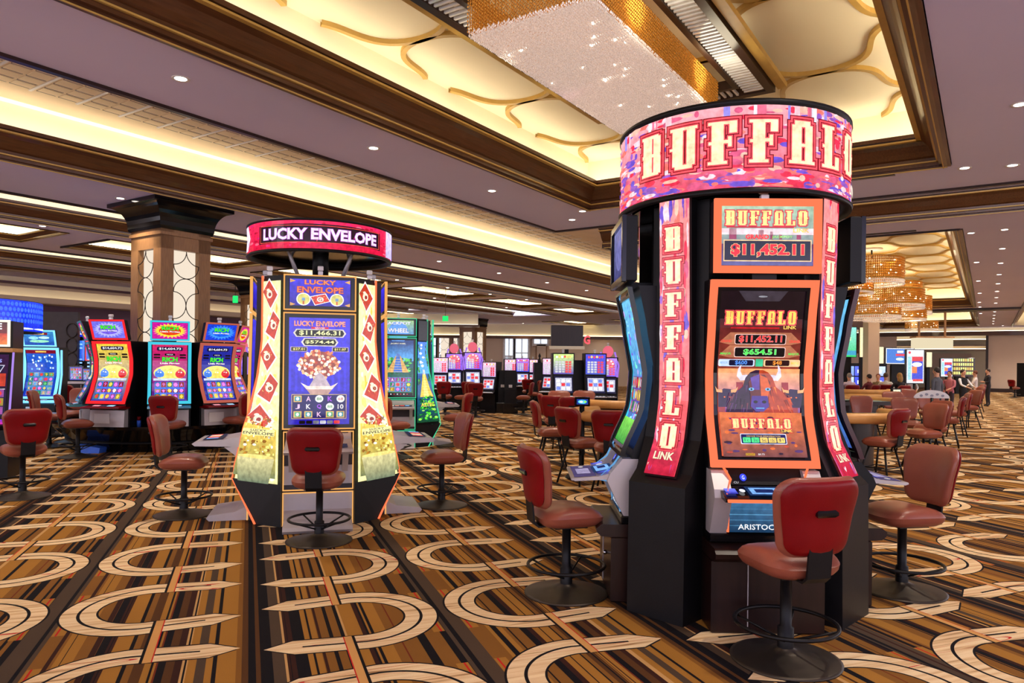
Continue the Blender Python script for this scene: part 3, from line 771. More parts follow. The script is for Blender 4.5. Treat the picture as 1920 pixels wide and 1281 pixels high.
def head_art(A, u, v, s):                       # long horned bull head, front view
    E_ = A
    for sg in (-1, 1):
        E_.poly([(u+sg*x*s, v+y*s) for x, y in ((.25, .33), (.42, .42), (.62, .40), (.74, .55), (.70, .80), (.60, .95), (.62, .72), (.56, .58), (.42, .60), (.22, .55))][::sg], rgb(228, 218, 235))
    O_ = ((-1.15, -.8), (-1.05, -.35), (-.8, 0), (-.55, .2), (-.45, .5), (-.3, .68), (-.12, .76), (.12, .76), (.3, .68), (.45, .5), (.55, .2), (.8, 0), (1.05, -.35), (1.15, -.8))
    E_.poly([(u+x*s, v+y*s) for x, y in O_], rgb(176, 62, 34))
    E_.poly([(u+x*s, v+y*s) for x, y in O_[:7]+((0, .76), (0, -.8))], rgb(46, 22, 52))
    r = random.Random(77)
    for k in range(60):
        x = r.uniform(-1, 1); y0 = r.uniform(-.7, .5-.5*abs(x)); w_ = r.uniform(.015, .04)
        E_.poly([(u+(x-w_)*s, v+y0*s), (u+(x*1.12+.02)*s, v+(y0-.26)*s), (u+(x+w_)*s, v+y0*s)], r.choice([rgb(240, 120, 50), rgb(206, 80, 36), rgb(120, 40, 30)] if x > 0 else [rgb(76, 40, 90), rgb(30, 14, 36), rgb(110, 50, 70)]), layer=(k % 14 == 0))
    E_.poly([(u+x*s, v+y*s) for x, y in ((-.36, .35), (-.3, -.1), (-.3, -.5), (.3, -.5), (.3, -.1), (.36, .35), (.18, .6), (-.18, .6))], rgb(96, 34, 36))
    E_.poly([(u+x*s, v+y*s) for x, y in ((.02, .6), (.26, .5), (.36, .2), (.26, -.2), (.05, -.1))], rgb(214, 92, 40))
    E_.poly([(u+x*s, v+y*s) for x, y in ((-.3, .5), (0, .62), (0, .1), (-.22, .1))], rgb(90, 60, 150))
    E_.poly([(u+x*s, v+y*s) for x, y in ((-.26, -.1), (.26, -.1), (.3, -.45), (.12, -.62), (-.12, -.62), (-.3, -.45))], rgb(70, 46, 140))
    for sg in (-1, 1):
        E_.ell(u+sg*.27*s, v+.12*s, .09*s, .05*s, rgb(110, 190, 255)); E_.ell(u+sg*.27*s, v+.12*s, .035*s, .035*s, K_)
        E_.ell(u+sg*.14*s, v-.3*s, .07*s, .05*s, K_)
    E_.rect(u-.14*s, v-.52*s, u+.14*s, v-.49*s, rgb(90, 180, 255))
def bull_small(A, u, v, s):
    A.poly([(u+x*s, v+y*s) for x, y in ((-.6, -.7), (-.6, .3), (-.2, .6), (.3, .55), (.65, .2), (.5, -.7))], rgb(44, 24, 66))
    for sg in (-1, 1): A.poly([(u+sg*x*s, v+y*s) for x, y in ((.3, .3), (.7, .35), (.8, .75), (.65, .55), (.3, .5))][::sg], rgb(240, 170, 110))
    A.ell(u-.15*s, v, .06*s, .05*s, rgb(255, 120, 60)); A.ell(u+.2*s, v, .06*s, .05*s, rgb(255, 120, 60))
def reels(A, u0, v0, u1, v1, nx, ny, seed, bg=rgb(60, 60, 150), pal=None, glyphs='AKQJ9'):
    r = random.Random(seed); A.rect(u0, v0, u1, v1, bg); w_, h_ = (u1-u0)/nx, (v1-v0)/ny
    pal = pal or [rgb(230, 60, 60), rgb(250, 210, 80), rgb(90, 200, 120), rgb(90, 170, 250), rgb(230, 120, 230), rgb(245, 245, 250)]
    for i in range(nx):
        for j in range(ny):
            A.rect(u0+(i+.06)*w_, v0+(j+.06)*h_, u0+(i+.94)*w_, v0+(j+.94)*h_, tuple(c*.35 for c in r.choice(pal)), layer=(i+j == 0))
    A.k += 1
    for i in range(nx):
        for j in range(ny):
            cx, cy = u0+(i+.5)*w_, v0+(j+.5)*h_; q = r.random(); c = r.choice(pal)
            if q < .45: A.ell(cx, cy, .32*w_, .34*h_, c, 10, layer=False)
            elif q < .7: A.poly([(cx-.3*w_, cy), (cx, cy-.36*h_), (cx+.3*w_, cy), (cx, cy+.36*h_)], c, layer=False)
            else: A.text(r.choice(glyphs), cx, cy, .6*h_, .42*w_, c, .01)

# ------------------------------------------------------------------ generic shapes for curved cabinets
M_ORANGE = emis('orange_edge_light', rgb(255, 124, 84), 1.0)
M_ORANGED = emis('orange_edge_strip', rgb(255, 112, 70), 1.3)
M_TEALE = emis('teal_edge_light', rgb(70, 200, 225), 1.0)
M_REDE = emis('red_edge_light', rgb(235, 40, 46), 1.1)
M_BROWNE = emis('copper_edge_light', rgb(190, 96, 80), .9)
M_BLUEE = emis('blue_edge_light', rgb(120, 200, 255), 1.6)
M_GREENE = emis('green_edge_light', rgb(70, 220, 160), .9)
M_AMBERE = emis('amber_edge_light', rgb(236, 170, 96), 1.0)
M_DKRED = mat('dark_red_gloss', rgb(60, 20, 26), .2)
M_CLEAR = mat('clear_plastic', rgb(225, 225, 228), .2, spec=.8)
def bars(mb, u0, u1, zs, r, t, d0, d1, m):      # frame around a curved rectangle; r(z) gives the distance of the face
    def col(ua, ub):
        v = []; f = []
        for z in zs:
            y = -r(z); v += [(ua, y-d0, z), (ub, y-d0, z), (ub, y-d1, z), (ua, y-d1, z)]
        for k in range(len(zs)-1):
            for j in range(4): f.append((4*k+j, 4*k+(j+1) % 4, 4*k+4+(j+1) % 4, 4*k+4+j))
        f += [(0, 1, 2, 3), tuple(range(4*len(zs)-4, 4*len(zs)))]; mb.add(v, f, m)
    col(u0, u0+t); col(u1-t, u1)
    for z0, z1 in ((zs[0], zs[0]+t), (zs[-1]-t, zs[-1])):
        y0, y1 = -r(z0), -r(z1)
        mb.add([(u0, y0-d0, z0), (u1, y0-d0, z0), (u1, y1-d0, z1), (u0, y1-d0, z1), (u0, y0-d1, z0), (u1, y0-d1, z0), (u1, y1-d1, z1), (u0, y1-d1, z1)],
               [(0, 1, 2, 3), (4, 5, 6, 7), (0, 1, 5, 4), (2, 3, 7, 6)], m)
def slab_body(mb, u0, u1, zs, r, back, m, inset=0.):
    v = []; f = []
    for z in zs: y = -r(z)+inset; v += [(u0, y, z), (u1, y, z), (u1, -back(z), z), (u0, -back(z), z)]
    for k in range(len(zs)-1):
        for j in range(4): f.append((4*k+j, 4*k+(j+1) % 4, 4*k+4+(j+1) % 4, 4*k+4+j))
    f += [(3, 2, 1, 0), tuple(range(4*len(zs)-4, 4*len(zs)))]; mb.add(v, f, m)
def zr_(z0, z1, n): return [z0+(z1-z0)*i/n for i in range(n+1)]
def candle(t, x, y, z):
    b = MB(); b.box(x-.025, x+.025, y-.02, y+.02, z, z+.045, M_CLEAR, .006); b.box(x-.03, x+.03, y-.025, y+.025, z+.05, z+.10, M_WHITE, .008); b.build('service_lamp', t)
def buttons(t, x0, x1, y, z, n, cols):
    for i in range(n):
        x = x0+(x1-x0)*i/max(1, n-1); b = MB(); b.box(x-.022, x+.022, y-.018, y+.018, z, z+.012, cols[i % len(cols)], .004); b.build('button', t)
M_BTN = emis('lit_button', rgb(120, 150, 255), 1.1); M_BTNW = emis('white_button', rgb(235, 235, 245), .9); M_BTNR = emis('red_button', rgb(235, 70, 60), .9)

# ------------------------------------------------------------------ red desert pod: three machines around a dark tower
BP = (1.66, 5.52); BTH = math.radians(-1)
rB = prof_fn([(.80, 2.30), (.74, 2.0), (.68, 1.65), (.70, 1.4), (.84, 1.05)])
rCol = prof_fn([(.76, 2.9), (.74, 2.0), (.74, 1.5), (.79, 1.2), (.91, .95)])
def desert_machine(kind, edge=None, topedge=None, et=.045, strip=None, cheek=None, dk=0.):
    strip = strip or M_ORANGED; cheek = cheek or M_SILVER
    edge = edge or M_ORANGE; topedge = topedge or edge
    t = thing('slot_machine', '', 'slot machine', (*BP, 0), 0)
    b = MB(); b.box(-.36, .36, -.93, -.37, 0, .47, M_BASEW, .01)
    b.prism([(-.93+.0, .47), (-1.0, .475), (-1.03, .50), (-1.035, .53), (-1.0, .56), (-.37, .56), (-.37, .47)], -.36, .36, M_BASEW, 'x')
    b.box(-.13, -.125, -.936, -.93, .03, .45, M_SILVER); b.build('base_cabinet', t)
    k = MB(); k.ball((.12, -.945, .30), .018, M_CHROME, 10, 8); k.build('lock', t)
    b = MB(); b.box(-.35, .35, -.86, -.37, .56, .62, M_BLACKG, .01); b.build('plinth', t)
    b = MB(); slab_body(b, -.345, .345, zr_(.62, 2.28, 14), lambda z: (rB(z) if z > 1.05 else .84), lambda z: .37, M_BLACK, .05)
    b.build('body', t)
    for sg in (-1, 1):                          # light grey cheeks beside the belly
        b = MB(); b.prism([(-.84, .62), (-.88, .70), (-.96, .87), (-.94, .92), (-.85, 1.03), (-.74, 1.03), (-.74, .62)], min(sg*.35, sg*.24), max(sg*.35, sg*.24), cheek, 'x'); b.build('side_cheek', t)
    b = MB()
    for sg in (-1, 1): b.tube([(sg*.235, -.85, .63), (sg*.235, -.86, .84), (sg*.30, -1.03, .875), (sg*.235, -.90, .98), (sg*.27, -.86, 1.05)], .008, strip, 6)
    b.build('edge_light', t)
    A = Art(); A.rect(-.225, .63, .225, .85, rgb(20, 50, 80), rgb(60, 110, 150))
    for i in range(5): A.rect(-.225, .67+i*.036, .225, .676+i*.036, rgb(90, 150, 190), layer=False)
    A.text('ARISTOCRAT', 0, .665, .035, .34, W_, .01)
    A.build('belly_display', lambda u, v, o: (u, -.852-o, v), t, label='blue striped lit panel')
    b = MB(); b.prism([(-.84, .88), (-1.06-dk, .86), (-1.075-dk, .870), (-1.06-dk, .880), (-1.02, .895), (-.86, .935)], -.31, .31, M_BLACKG if not dk else M_SILVER, 'x')
    b.box(-.30, .30, -1.085-dk, -1.06-dk, .862, .880, strip if not dk else M_SILVER, .004)
    d = b.build('button_deck', t)
    A = Art(); A.rect(-.15, .0, .15, .10, rgb(30, 50, 90)); A.rect(-.13, .015, .13, .085, rgb(120, 170, 235)); A.rect(-.1, .03, .02, .07, rgb(30, 40, 90)); A.ell(-.18, .05, .018, .018, W_, 12)
    A.rect(.17, .01, .25, .09, rgb(40, 30, 90), rgb(90, 120, 255)); A.rect(-.29, .01, -.22, .07, rgb(40, 40, 160), rgb(120, 130, 255))
    A.build('deck_screen', lambda u, v, o: (u, -1.04+v*1.5, .902+v*.30+o), d)
    if dk:
        A = Art(); A.rect(-.27, 0, .27, .16, rgb(70, 60, 100)); A.rect(-.12, .03, .14, .13, rgb(150, 140, 175)); A.ell(-.2, .08, .03, .02, rgb(210, 205, 200), 10)
        A.build('touch_panel', lambda u, v, o: (u, -1.19+v, .884+v*.07+o), d)
    b = MB(); b.prism([(-.86, .94), (-.80, 1.04), (-.72, 1.04), (-.72, .9)], -.24, .24, M_BLACK, 'x'); b.build('console', t)
    A = Art(); A.ell(-.14, .985, .022, .022, rgb(50, 70, 255), 14); A.text('G', -.14, .985, .022, .016, W_, .0)
    A.text('CU', -.19, .955, .012, .03, rgb(200, 200, 210), .0)
    A.build('console_marks', lambda u, v, o: (u, -.835-.6*(.985-v)-o-.012, v), t)
    zs = zr_(1.05, 2.27, 18)
    b = MB(); bars(b, -.35, .35, zs, rB, et, .0, .035, edge); b.build('display_frame', t, 'glowing edge frame')
    b = MB(); bars(b, -.30, .30, zr_(1.098, 2.222, 16), rB, .022, .0, .02, M_BLACKG); b.build('display_bezel', t)
    A = Art()
    if kind == 'bull':
        A.rect(-.28, 1.12, .28, 2.20, rgb(22, 10, 18)); A.rect(-.27, 1.12, .27, 2.02, rgb(210, 90, 60), rgb(70, 14, 24))
        A.poly([(-.16, 2.2), (.16, 2.2), (.11, 2.135), (-.11, 2.135)], rgb(58, 50, 60)); A.ell(0, 2.165, .03, .006, rgb(150, 150, 160), 10)
        slabword(A, 'BUFFALO', -.235, 1.985, .085, .055, .013, .42, fill=GD); A.text('LINK', .19, 1.965, .022, .085, GD, .02)
        A.rect(-.2, 1.955, .12, 1.965, rgb(190, 20, 30))
        for v, h, w_, st, c in ((1.885, .05, .21, '$11,452.11', rgb(255, 60, 60)), (1.80, .042, .16, '$654.51', rgb(80, 240, 90))):
            A.poly([(-.27, v-.02), (-.2, v+.045), (.2, v+.045), (.27, v-.02), (.2, v-.036), (-.2, v-.036)], rgb(180, 110, 80)); A.rrect(-.17, v-.034, .17, v+.034, .012, rgb(250, 200, 190)); A.rrect(-.165, v-.03, .165, v+.03, .01, K_)
            A.text(st, 0, v, h, w_*1.35, c, .02, out=tuple(min(1, q+.35) for q in c), ow=.02)
            for sg in (-1, 1): A.text('GRAND' if v > 1.85 else 'MAJOR', sg*.225, v-.012, .018, .07, c, .015)
        A.rrect(-.27, 1.705, -.03, 1.752, .01, rgb(200, 220, 255)); A.rrect(-.2, 1.71, -.04, 1.748, .008, rgb(14, 16, 50)); A.rrect(.03, 1.705, .27, 1.752, .01, rgb(250, 200, 150)); A.rrect(.04, 1.71, .2, 1.748, .008, rgb(40, 16, 20))
        A.text('$600', -.12, 1.729, .03, .08, rgb(90, 150, 255), .02); A.text('$48', .12, 1.729, .03, .06, rgb(255, 150, 60), .02); A.rect(-.025, 1.705, .025, 1.755, rgb(60, 190, 140))
        A.text('MINI', .235, 1.729, .018, .05, GD, .01); A.text('MINOR', -.235, 1.729, .018, .05, rgb(140, 180, 255), .01)
        A.rect(-.27, 1.4, .27, 1.69, rgb(120, 60, 140), rgb(250, 170, 110))
        for i in range(9): A.rect(-.27+.06*i, 1.4, -.225+.06*i, 1.5+.05*((i*7) % 5)/2, rgb(150, 40, 50), layer=(i == 0))
        bull_small(A, -.215, 1.50, .095); bull_small(A, .225, 1.50, .095); head_art(A, 0, 1.53, .20)
        A.rect(-.27, 1.12, .27, 1.40, rgb(120, 70, 70), rgb(228, 120, 70))
        r = random.Random(4)
        for i in range(50): A.ell(r.uniform(-.24, .24), r.uniform(1.14, 1.38), r.uniform(.01, .03), r.uniform(.003, .01), r.choice([rgb(230, 110, 60), rgb(90, 60, 110), rgb(200, 80, 60), rgb(60, 40, 60)]), 7, layer=(i % 10 == 0))
        slabword(A, 'BUFFALO', -.19, 1.30, .06, .046, .010, .3, fill=rgb(255, 220, 150)); A.text('LINK', .16, 1.285, .018, .07, GD, .02)
        A.rrect(-.15, 1.20, .15, 1.265, .006, rgb(220, 225, 250)); A.rrect(-.145, 1.204, .145, 1.261, .006, rgb(30, 30, 90)); A.text('CHOOSE YOUR DENOMINATION', 0, 1.25, .009, .22, GD, .0)
        for i, c in enumerate((rgb(80, 230, 140), rgb(80, 230, 140), rgb(240, 210, 110), rgb(240, 210, 110), rgb(240, 210, 110))):
            A.rrect(-.135+.055*i, 1.21, -.085+.055*i, 1.242, .004, c); A.text(['1c', '2c', '5c', '10c', '$1'][i], -.11+.055*i, 1.226, .018, .028, rgb(60, 40, 90), .0)
        A.rect(-.13, 1.13, -.07, 1.145, rgb(200, 150, 50)); A.text('CREDIT', -.1, 1.138, .01, .05, K_, .0); A.text('$0.73', -.03, 1.138, .012, .04, W_, .0)
    else:
        A.rect(-.28, 1.12, .28, 2.20, rgb(60, 90, 170), rgb(110, 190, 235)); r = random.Random(9)
        for i in range(80): A.ell(r.uniform(-.24, .24), r.uniform(1.3, 2.15), r.uniform(.01, .05), r.uniform(.008, .03), r.choice([rgb(120, 110, 220), rgb(150, 230, 250), rgb(90, 150, 235), rgb(190, 160, 240), rgb(120, 240, 210)]), 8, layer=(i % 12 == 0))
        for sg in (-1, 1): A.poly([(sg*.28, 1.12), (sg*.28, 2.1), (sg*.2, 1.9), (sg*.24, 1.5), (sg*.12, 1.12)][::sg], rgb(60, 190, 225))
        A.rect(-.28, 1.12, .28, 1.30, rgb(60, 150, 60), rgb(130, 220, 90)); reels(A, -.2, 1.34, .2, 1.62, 5, 3, 5, rgb(90, 70, 160))
    A.build('display', lambda u, v, o: (u*(1 if kind == 'bull' else 1.12), -rB(v)-.004-o, v), t, cv=[1.12+.06*i for i in range(1, 18)])
    if kind != 'bull' and dk and strip is not M_DKRED:
        b = MB()
        for sg in (-1, 1): b.tube([(sg*.335, -rB(z)-.006, z) for z in zs], .008, strip, 6)
        b.build('edge_tube', t)
    # upper display
    b = MB(); b.box(-.345, .345, -.84, -.76, 2.31, 2.79, M_BLACK, .01); b.box(-.08, .08, -.8, -.6, 2.26, 2.33, M_BLACK); b.build('top_box', t)
    b = MB(); bars(b, -.345, .345, [2.31, 2.79], lambda z: .84, .045, 0, .03, topedge); b.build('top_frame', t)
    A = Art()
    if kind == 'bull':
        A.rect(-.315, 2.36, .315, 2.745, rgb(90, 70, 120), rgb(170, 200, 170)); A.rect(-.315, 2.36, .315, 2.50, rgb(90, 90, 150), rgb(90, 50, 90)); A.rect(-.315, 2.56, .315, 2.60, rgb(240, 215, 220))
        for x, w_, h_ in ((-.06, .035, .06), (.02, .02, .05), (.08, .02, .035), (.2, .03, .05), (-.26, .05, .07)): A.rect(x, 2.53, x+w_, 2.53+h_, rgb(150, 60, 90), layer=False)
        slabword(A, 'BUFFALO', -.285, 2.62, .095, .067, .015, .4, fill=rgb(250, 232, 140)); A.rect(-.28, 2.604, .18, 2.612, rgb(200, 20, 40)); A.text('LINK', .23, 2.588, .028, .11, GD, .03)
        A.text('GRAND', -.07, 2.545, .030, .16, rgb(240, 40, 40), .04, out=rgb(255, 160, 150), ow=.03); A.text('JACKPOT', .1, 2.543, .02, .14, rgb(160, 240, 110), .02)
        A.rect(-.30, 2.385, .30, 2.525, rgb(240, 200, 150)); A.rect(-.293, 2.392, .293, 2.518, rgb(18, 22, 38)); A.text('$11,452.11', 0, 2.456, .085, .5, rgb(240, 30, 40), .045, out=rgb(250, 190, 130), ow=.03)
    else:
        A.rect(-.315, 2.36, .315, 2.745, rgb(60, 60, 110), rgb(120, 120, 170)); A.ell(0, 2.55, .2, .12, rgb(110, 110, 170))  # blank glass: its reflection painted as a pale gradient and oval
    A.build('top_display', lambda u, v, o: (u*.945, -.846-o, v), t)
    candle(t, 0, -.78, 2.79)
    return t
m1 = desert_machine('bull'); place(m1, (*BP, 0), BTH, 'slot machine with glowing orange frame and horned bull face, facing the viewer')
m2 = desert_machine('blue', M_BLACKG, M_BLACKG, .02, emis('pale_blue_edge', rgb(110, 170, 225), .8), None, .13); place(m2, (*BP, 0), BTH-PI/2, 'slot machine seen edge-on at the left of the red pod, curved blue display')
m3 = place(desert_machine('blue', M_DKRED, M_BLACKG, .045, M_DKRED, M_BLACK, .13), (*BP, 0), BTH+PI/2, 'slot machine at the right side of the red pod, only its dark flank visible')
tw = thing('sign_tower', 'tall dark pod tower topped by a round red sign with big slab letters', 'sign', (*BP, 0), BTH)
b = MB(); b.box(-.35, .35, -.35, .35, 0, 2.84, M_BLACK, .02); b.build('core', tw)
for i in range(4):
    T = Matrix.Rotation(PI/4+i*PI/2, 4, 'Z')
    b = MB(); b.T = T
    b.prism([(-.56, 0), (-.955, 0), (-.945, .90), (-.86, .98), (-.76, 1.2), (-.68, 1.6), (-.68, 2.84), (-.56, 2.84)], -.225, .225, M_BLACK, 'x')
    b.build('corner_post', tw)
    b = MB(); b.T = T; zs = zr_(.95, 2.88, 14)
    slab_body(b, -.13, .13, zs, rCol, lambda z: rCol(z)-.09, M_BLACK, .006); b.build('sign_housing', tw)
    A = Art(.0008); desert(A, -.12, .965, .12, 2.87, 20+i, 90)
    A.rect(-.12, .965, .12, 1.2, rgb(190, 30, 60), rgb(215, 60, 90)); slabword(A, 'BUFFALO', -.068, 2.50, .165, .135, .062, 1.2, vertical=True)
    A.text('LINK', 0, 1.09, .05, .16, rgb(255, 235, 200), .03, out=DR, ow=.02)
    A.build('strip_display', lambda u, v, o, T=T: T @ Vector((u, -rCol(v)-.004-o, v)), tw, cv=[.965+.1*k for k in range(1, 19)], label='vertical red strip with slab letters reading downwards')
R_ = .83
b = MB(); b.lathe([(R_-.09, 2.90), (R_-.06, 2.85), (R_+.012, 2.83), (R_+.02, 2.86), (R_-.005, 2.875), (R_-.008, 3.41), (R_+.014, 3.425), (R_+.012, 3.45), (R_-.05, 3.455), (R_-.1, 3.44), (R_-.12, 3.2), (R_-.09, 2.90)], M_BLACK, 64); b.build('ring_drum', tw)
b = MB(); b.lathe([(.0001, 2.845), (R_-.08, 2.845)], M_BLACKG, 48); b.lathe([(.0001, 3.40), (R_-.08, 3.40)], M_BLACK, 48); b.build('ring_soffit', tw)
A = Art(.0009); U = PI*R_
desert(A, -U, 2.875, U, 3.41, 5, 1100, sky=(rgb(225, 70, 100), rgb(250, 170, 180)), aw=(.003, .016), ls=110)
r5 = random.Random(31)
for i in range(40): u = r5.uniform(-U+.1, U-.1); A.rect(u, 3.3, u+r5.uniform(.01, .05), 3.405, r5.choice([rgb(150, 140, 230), rgb(255, 200, 210), rgb(245, 240, 255), rgb(240, 110, 140)]), layer=(i == 0))
for off in (0, PI*R_):
    for (u0_) in ([-.885] if off == 0 else []):
        slabword(A, 'BUFFALO', u0_, 3.03, .28, .19, .066, 1.7); A.text('LINK', .87, 2.945, .07, .2, rgb(255, 240, 225), .03)
A.build('ring_display', lambda u, v, o: ((R_+o)*math.sin(u/R_), -(R_+o)*math.cos(u/R_), v), tw, cu=[-U+2*U*i/72 for i in range(1, 72)], label='curved red and violet display with slab letters')

# ------------------------------------------------------------------ pods with flared light panels (envelope pod and jungle pod)
rF = prof_fn([(.70, 2.2), (.72, 1.0)])
def flat_machine(kind, edge):
    t = thing('slot_machine', '', 'slot machine', (0, 0, 0), 0)
    b = MB(); b.prism([(-.72, .12), (-.72, .36), (-.66, .82), (-.70, 1.0), (-.66, 2.22), (-.66, 2.6), (-.37, 2.6), (-.37, .0), (-.72, 0)], -.365, .365, M_DARKW, 'x'); b.build('body', t)
    b = MB(); bars(b, -.37, .37, zr_(1.0, 2.225, 4), rF, .014, 0, .03, edge); bars(b, -.37, .37, [2.245, 2.62], lambda z: .70, .014, 0, .03, edge)
    bars(b, -.36, .36, [.36, .98], lambda z: .715, .012, 0, .012, edge); bars(b, -.36, .36, [.0, .345], lambda z: .73, .012, 0, .012, edge); b.build('edge_light', t)
    b = MB(); bars(b, -.35, .35, zr_(1.012, 2.21, 4), rF, .04, 0, .022, M_BLACKG); bars(b, -.35, .35, [2.26, 2.61], lambda z: .70, .035, 0, .022, M_BLACKG); b.build('bezel', t)
    b = MB(); b.box(-.35, .35, -.725, -.70, .015, .335, M_SILVER, .005); b.box(-.35, .35, -.712, -.70, .375, .62, M_SILVER, .005); b.box(-.35, .35, -.71, -.70, .63, .80, M_DARKW)
    b.prism([(-.72, 0), (-1.12, 0), (-1.15, .03), (-1.12, .06), (-.86, .09), (-.72, .16)], -.34, .34, M_SILVER, 'x'); b.build('belly_and_foot', t, 'pale grey lower panels and footrest')
    b = MB(); b.prism([(-.70, .78), (-.95, .79), (-1.27, .80), (-1.30, .825), (-1.26, .85), (-.98, .865), (-.78, .90), (-.70, .98)], -.33, .33, M_SILVER, 'x')
    b.prism([(-.66, .5), (-.78, .62), (-.98, .78), (-.66, .80)], -.30, -.24, M_SILVER, 'x'); b.prism([(-.66, .5), (-.78, .62), (-.98, .78), (-.66, .80)], .24, .30, M_SILVER, 'x')
    d = b.build('button_deck', t, 'pale grey shelf with buttons')
    A = Art(); A.rect(-.28, 0, .28, .2, rgb(40, 40, 60)); 
    for i, c in enumerate((rgb(230, 90, 80), rgb(240, 220, 190), rgb(240, 150, 120), rgb(230, 80, 70), rgb(120, 180, 240))): A.rrect(-.25+.1*i, .03, -.17+.1*i, .15, .01, c)
    A.build('deck_screen', lambda u, v, o: (u, -1.2+v, .862+v*.06+o), d)
    A = Art(); A.rect(-.3, .83, .3, .97, rgb(20, 26, 34)); A.text('0', -.26, .94, .02, .014, rgb(190, 240, 250), .01); A.frame(-.27, .87, -.2, .91, .006, rgb(190, 240, 250)); A.frame(.2, .86, .27, .92, .006, rgb(120, 160, 220)); A.rect(-.1, .89, .1, .93, rgb(60, 60, 90))
    A.build('player_panel', lambda u, v, o: (u, -.722-o, v), t)
    A = Art()
    if kind == 'env':
        A.rect(-.31, 1.05, .31, 2.17, rgb(36, 26, 170), rgb(70, 60, 220))
        for i in range(10): A.rect(-.31+.062*i, 1.4, -.285+.062*i, 2.0, rgb(60, 52, 225), layer=(i == 0))
        A.text('LUCKY ENVELOPE', 0, 2.11, .055, .52, rgb(250, 160, 140), .03, out=rgb(150, 20, 30), ow=.03)
        A.rrect(-.09, 2.055, .09, 2.075, .005, rgb(210, 20, 40)); A.text('GRAND', 0, 2.065, .014, .1, W_, .01)
        for v, hw, st, h in ((2.01, .27, '$11,466.31', .055), (1.915, .19, '$574.44', .038)):
            A.poly([(-hw, v), (-hw+.03, v+.042), (hw-.03, v+.042), (hw, v), (hw-.03, v-.042), (-hw+.03, v-.042)], rgb(215, 205, 200)); A.poly([(-hw+.02, v), (-hw+.04, v+.033), (hw-.04, v+.033), (hw-.02, v), (hw-.04, v-.033), (-hw+.04, v-.033)], K_)
            A.text(st, 0, v, h, hw*1.55, rgb(240, 240, 170), .02)
        A.rrect(-.05, 1.955, .05, 1.97, .004, rgb(110, 60, 220)); A.text('MAJOR', 0, 1.962, .012, .07, W_, .0)
        for sg, st in ((-1, '$27.01'), (1, '$11.07')): A.rrect(sg*.21-.085, 1.815, sg*.21+.085, 1.865, .006, rgb(190, 170, 190)); A.rrect(sg*.21-.078, 1.82, sg*.21+.078, 1.86, .006, K_); A.text(st, sg*.21, 1.84, .026, .12, rgb(250, 230, 120), .02)
        r = random.Random(2)
        A.ell(0, 1.68, .2, .14, rgb(150, 70, 60), 20)
        for i in range(150):
            a = r.uniform(0, 2*PI); q = r.random()**.5; A.ell(.22*q*math.cos(a), 1.68+.15*q*math.sin(a), .016, .016, r.choice([rgb(245, 190, 140), rgb(190, 70, 50), rgb(250, 225, 200), rgb(220, 130, 90), rgb(250, 240, 235)]), 7, layer=(i % 20 == 0))
        A.poly([(-.11, 1.44), (-.04, 1.56), (0, 1.60), (.05, 1.56), (.12, 1.44)], rgb(190, 170, 180)); A.poly([(-.19, 1.49), (-.13, 1.42), (.13, 1.42), (.19, 1.49), (.12, 1.455), (-.12, 1.455)], rgb(235, 215, 205)); A.poly([(-.13, 1.42), (.13, 1.42), (.09, 1.37), (-.09, 1.37)], rgb(190, 150, 140))
        A.rrect(-.28, 1.11, .28, 1.37, .006, rgb(180, 150, 120)); A.rect(-.272, 1.118, .272, 1.362, rgb(26, 20, 90))
        sy = ['#', 'A', 'o', 'K', 'O', 'J', 'K', 'Q', 'o', '10', '#', '#', 'K', '#', '#']
        for i in range(5):
            for j in range(3):
                cu, cv_ = -.272+.1088*(i+.5), 1.362-.0813*(j+.5); g_ = sy[j*5+i]
                if g_ == '#': A.rect(cu-.04, cv_-.033, cu+.04, cv_+.033, rgb(230, 180, 90)); A.rect(cu-.03, cv_-.025, cu+.03, cv_+.025, [rgb(60, 140, 150), rgb(150, 90, 200), rgb(90, 170, 120)][(i+j) % 3]); A.ell(cu, cv_, .016, .018, W_, 8)
                elif g_ in 'oO': A.ell(cu, cv_, .042, .038, rgb(235, 240, 235), 14); A.text('88' if g_ == 'o' else '68', cu, cv_, .03, .05, rgb(190, 60, 60) if g_ == 'O' else rgb(60, 140, 60), .01)
                else: A.text(g_, cu, cv_, .05, .045 if len(g_) == 1 else .06, [rgb(170, 80, 240), rgb(240, 190, 230), rgb(240, 235, 240)][(i+j) % 3], .02)
        for i in range(6): A.rrect(-.2+.07*i, 1.06, -.14+.07*i, 1.095, .008, [K_, K_, rgb(120, 120, 130), rgb(190, 190, 200), rgb(120, 120, 130), rgb(220, 60, 60)][i])
    else:
        A.rect(-.31, 1.05, .31, 2.17, rgb(40, 110, 60), rgb(30, 60, 120)); r = random.Random(6)
        A.rect(-.31, 1.75, .31, 2.12, rgb(90, 170, 240), rgb(40, 60, 120))
        for i in range(60): A.ell(r.uniform(-.27, .27), r.uniform(1.5, 1.8), r.uniform(.02, .05), r.uniform(.015, .04), r.choice([rgb(40, 140, 60), rgb(90, 200, 90), rgb(30, 90, 50), rgb(130, 220, 110)]), 8, layer=(i % 12 == 0))
        A.poly([(-.22, 1.52), (-.05, 1.85), (.05, 1.85), (.22, 1.52)], rgb(210, 160, 90)); A.poly([(-.09, 1.52), (-.035, 1.85), (.035, 1.85), (.09, 1.52)], rgb(60, 110, 200)); A.rect(-.035, 1.83, .035, 1.9, rgb(90, 120, 190))
        for i in range(6): A.rect(-.2+.028*i, 1.53+.05*i, .2-.028*i, 1.536+.05*i, rgb(240, 210, 130), layer=(i == 0))
        A.text('JACKPOT WHEEL', 0, 2.1, .035, .3, rgb(230, 225, 190), .02); reels(A, -.27, 1.13, .27, 1.42, 5, 3, 3, rgb(90, 150, 230))
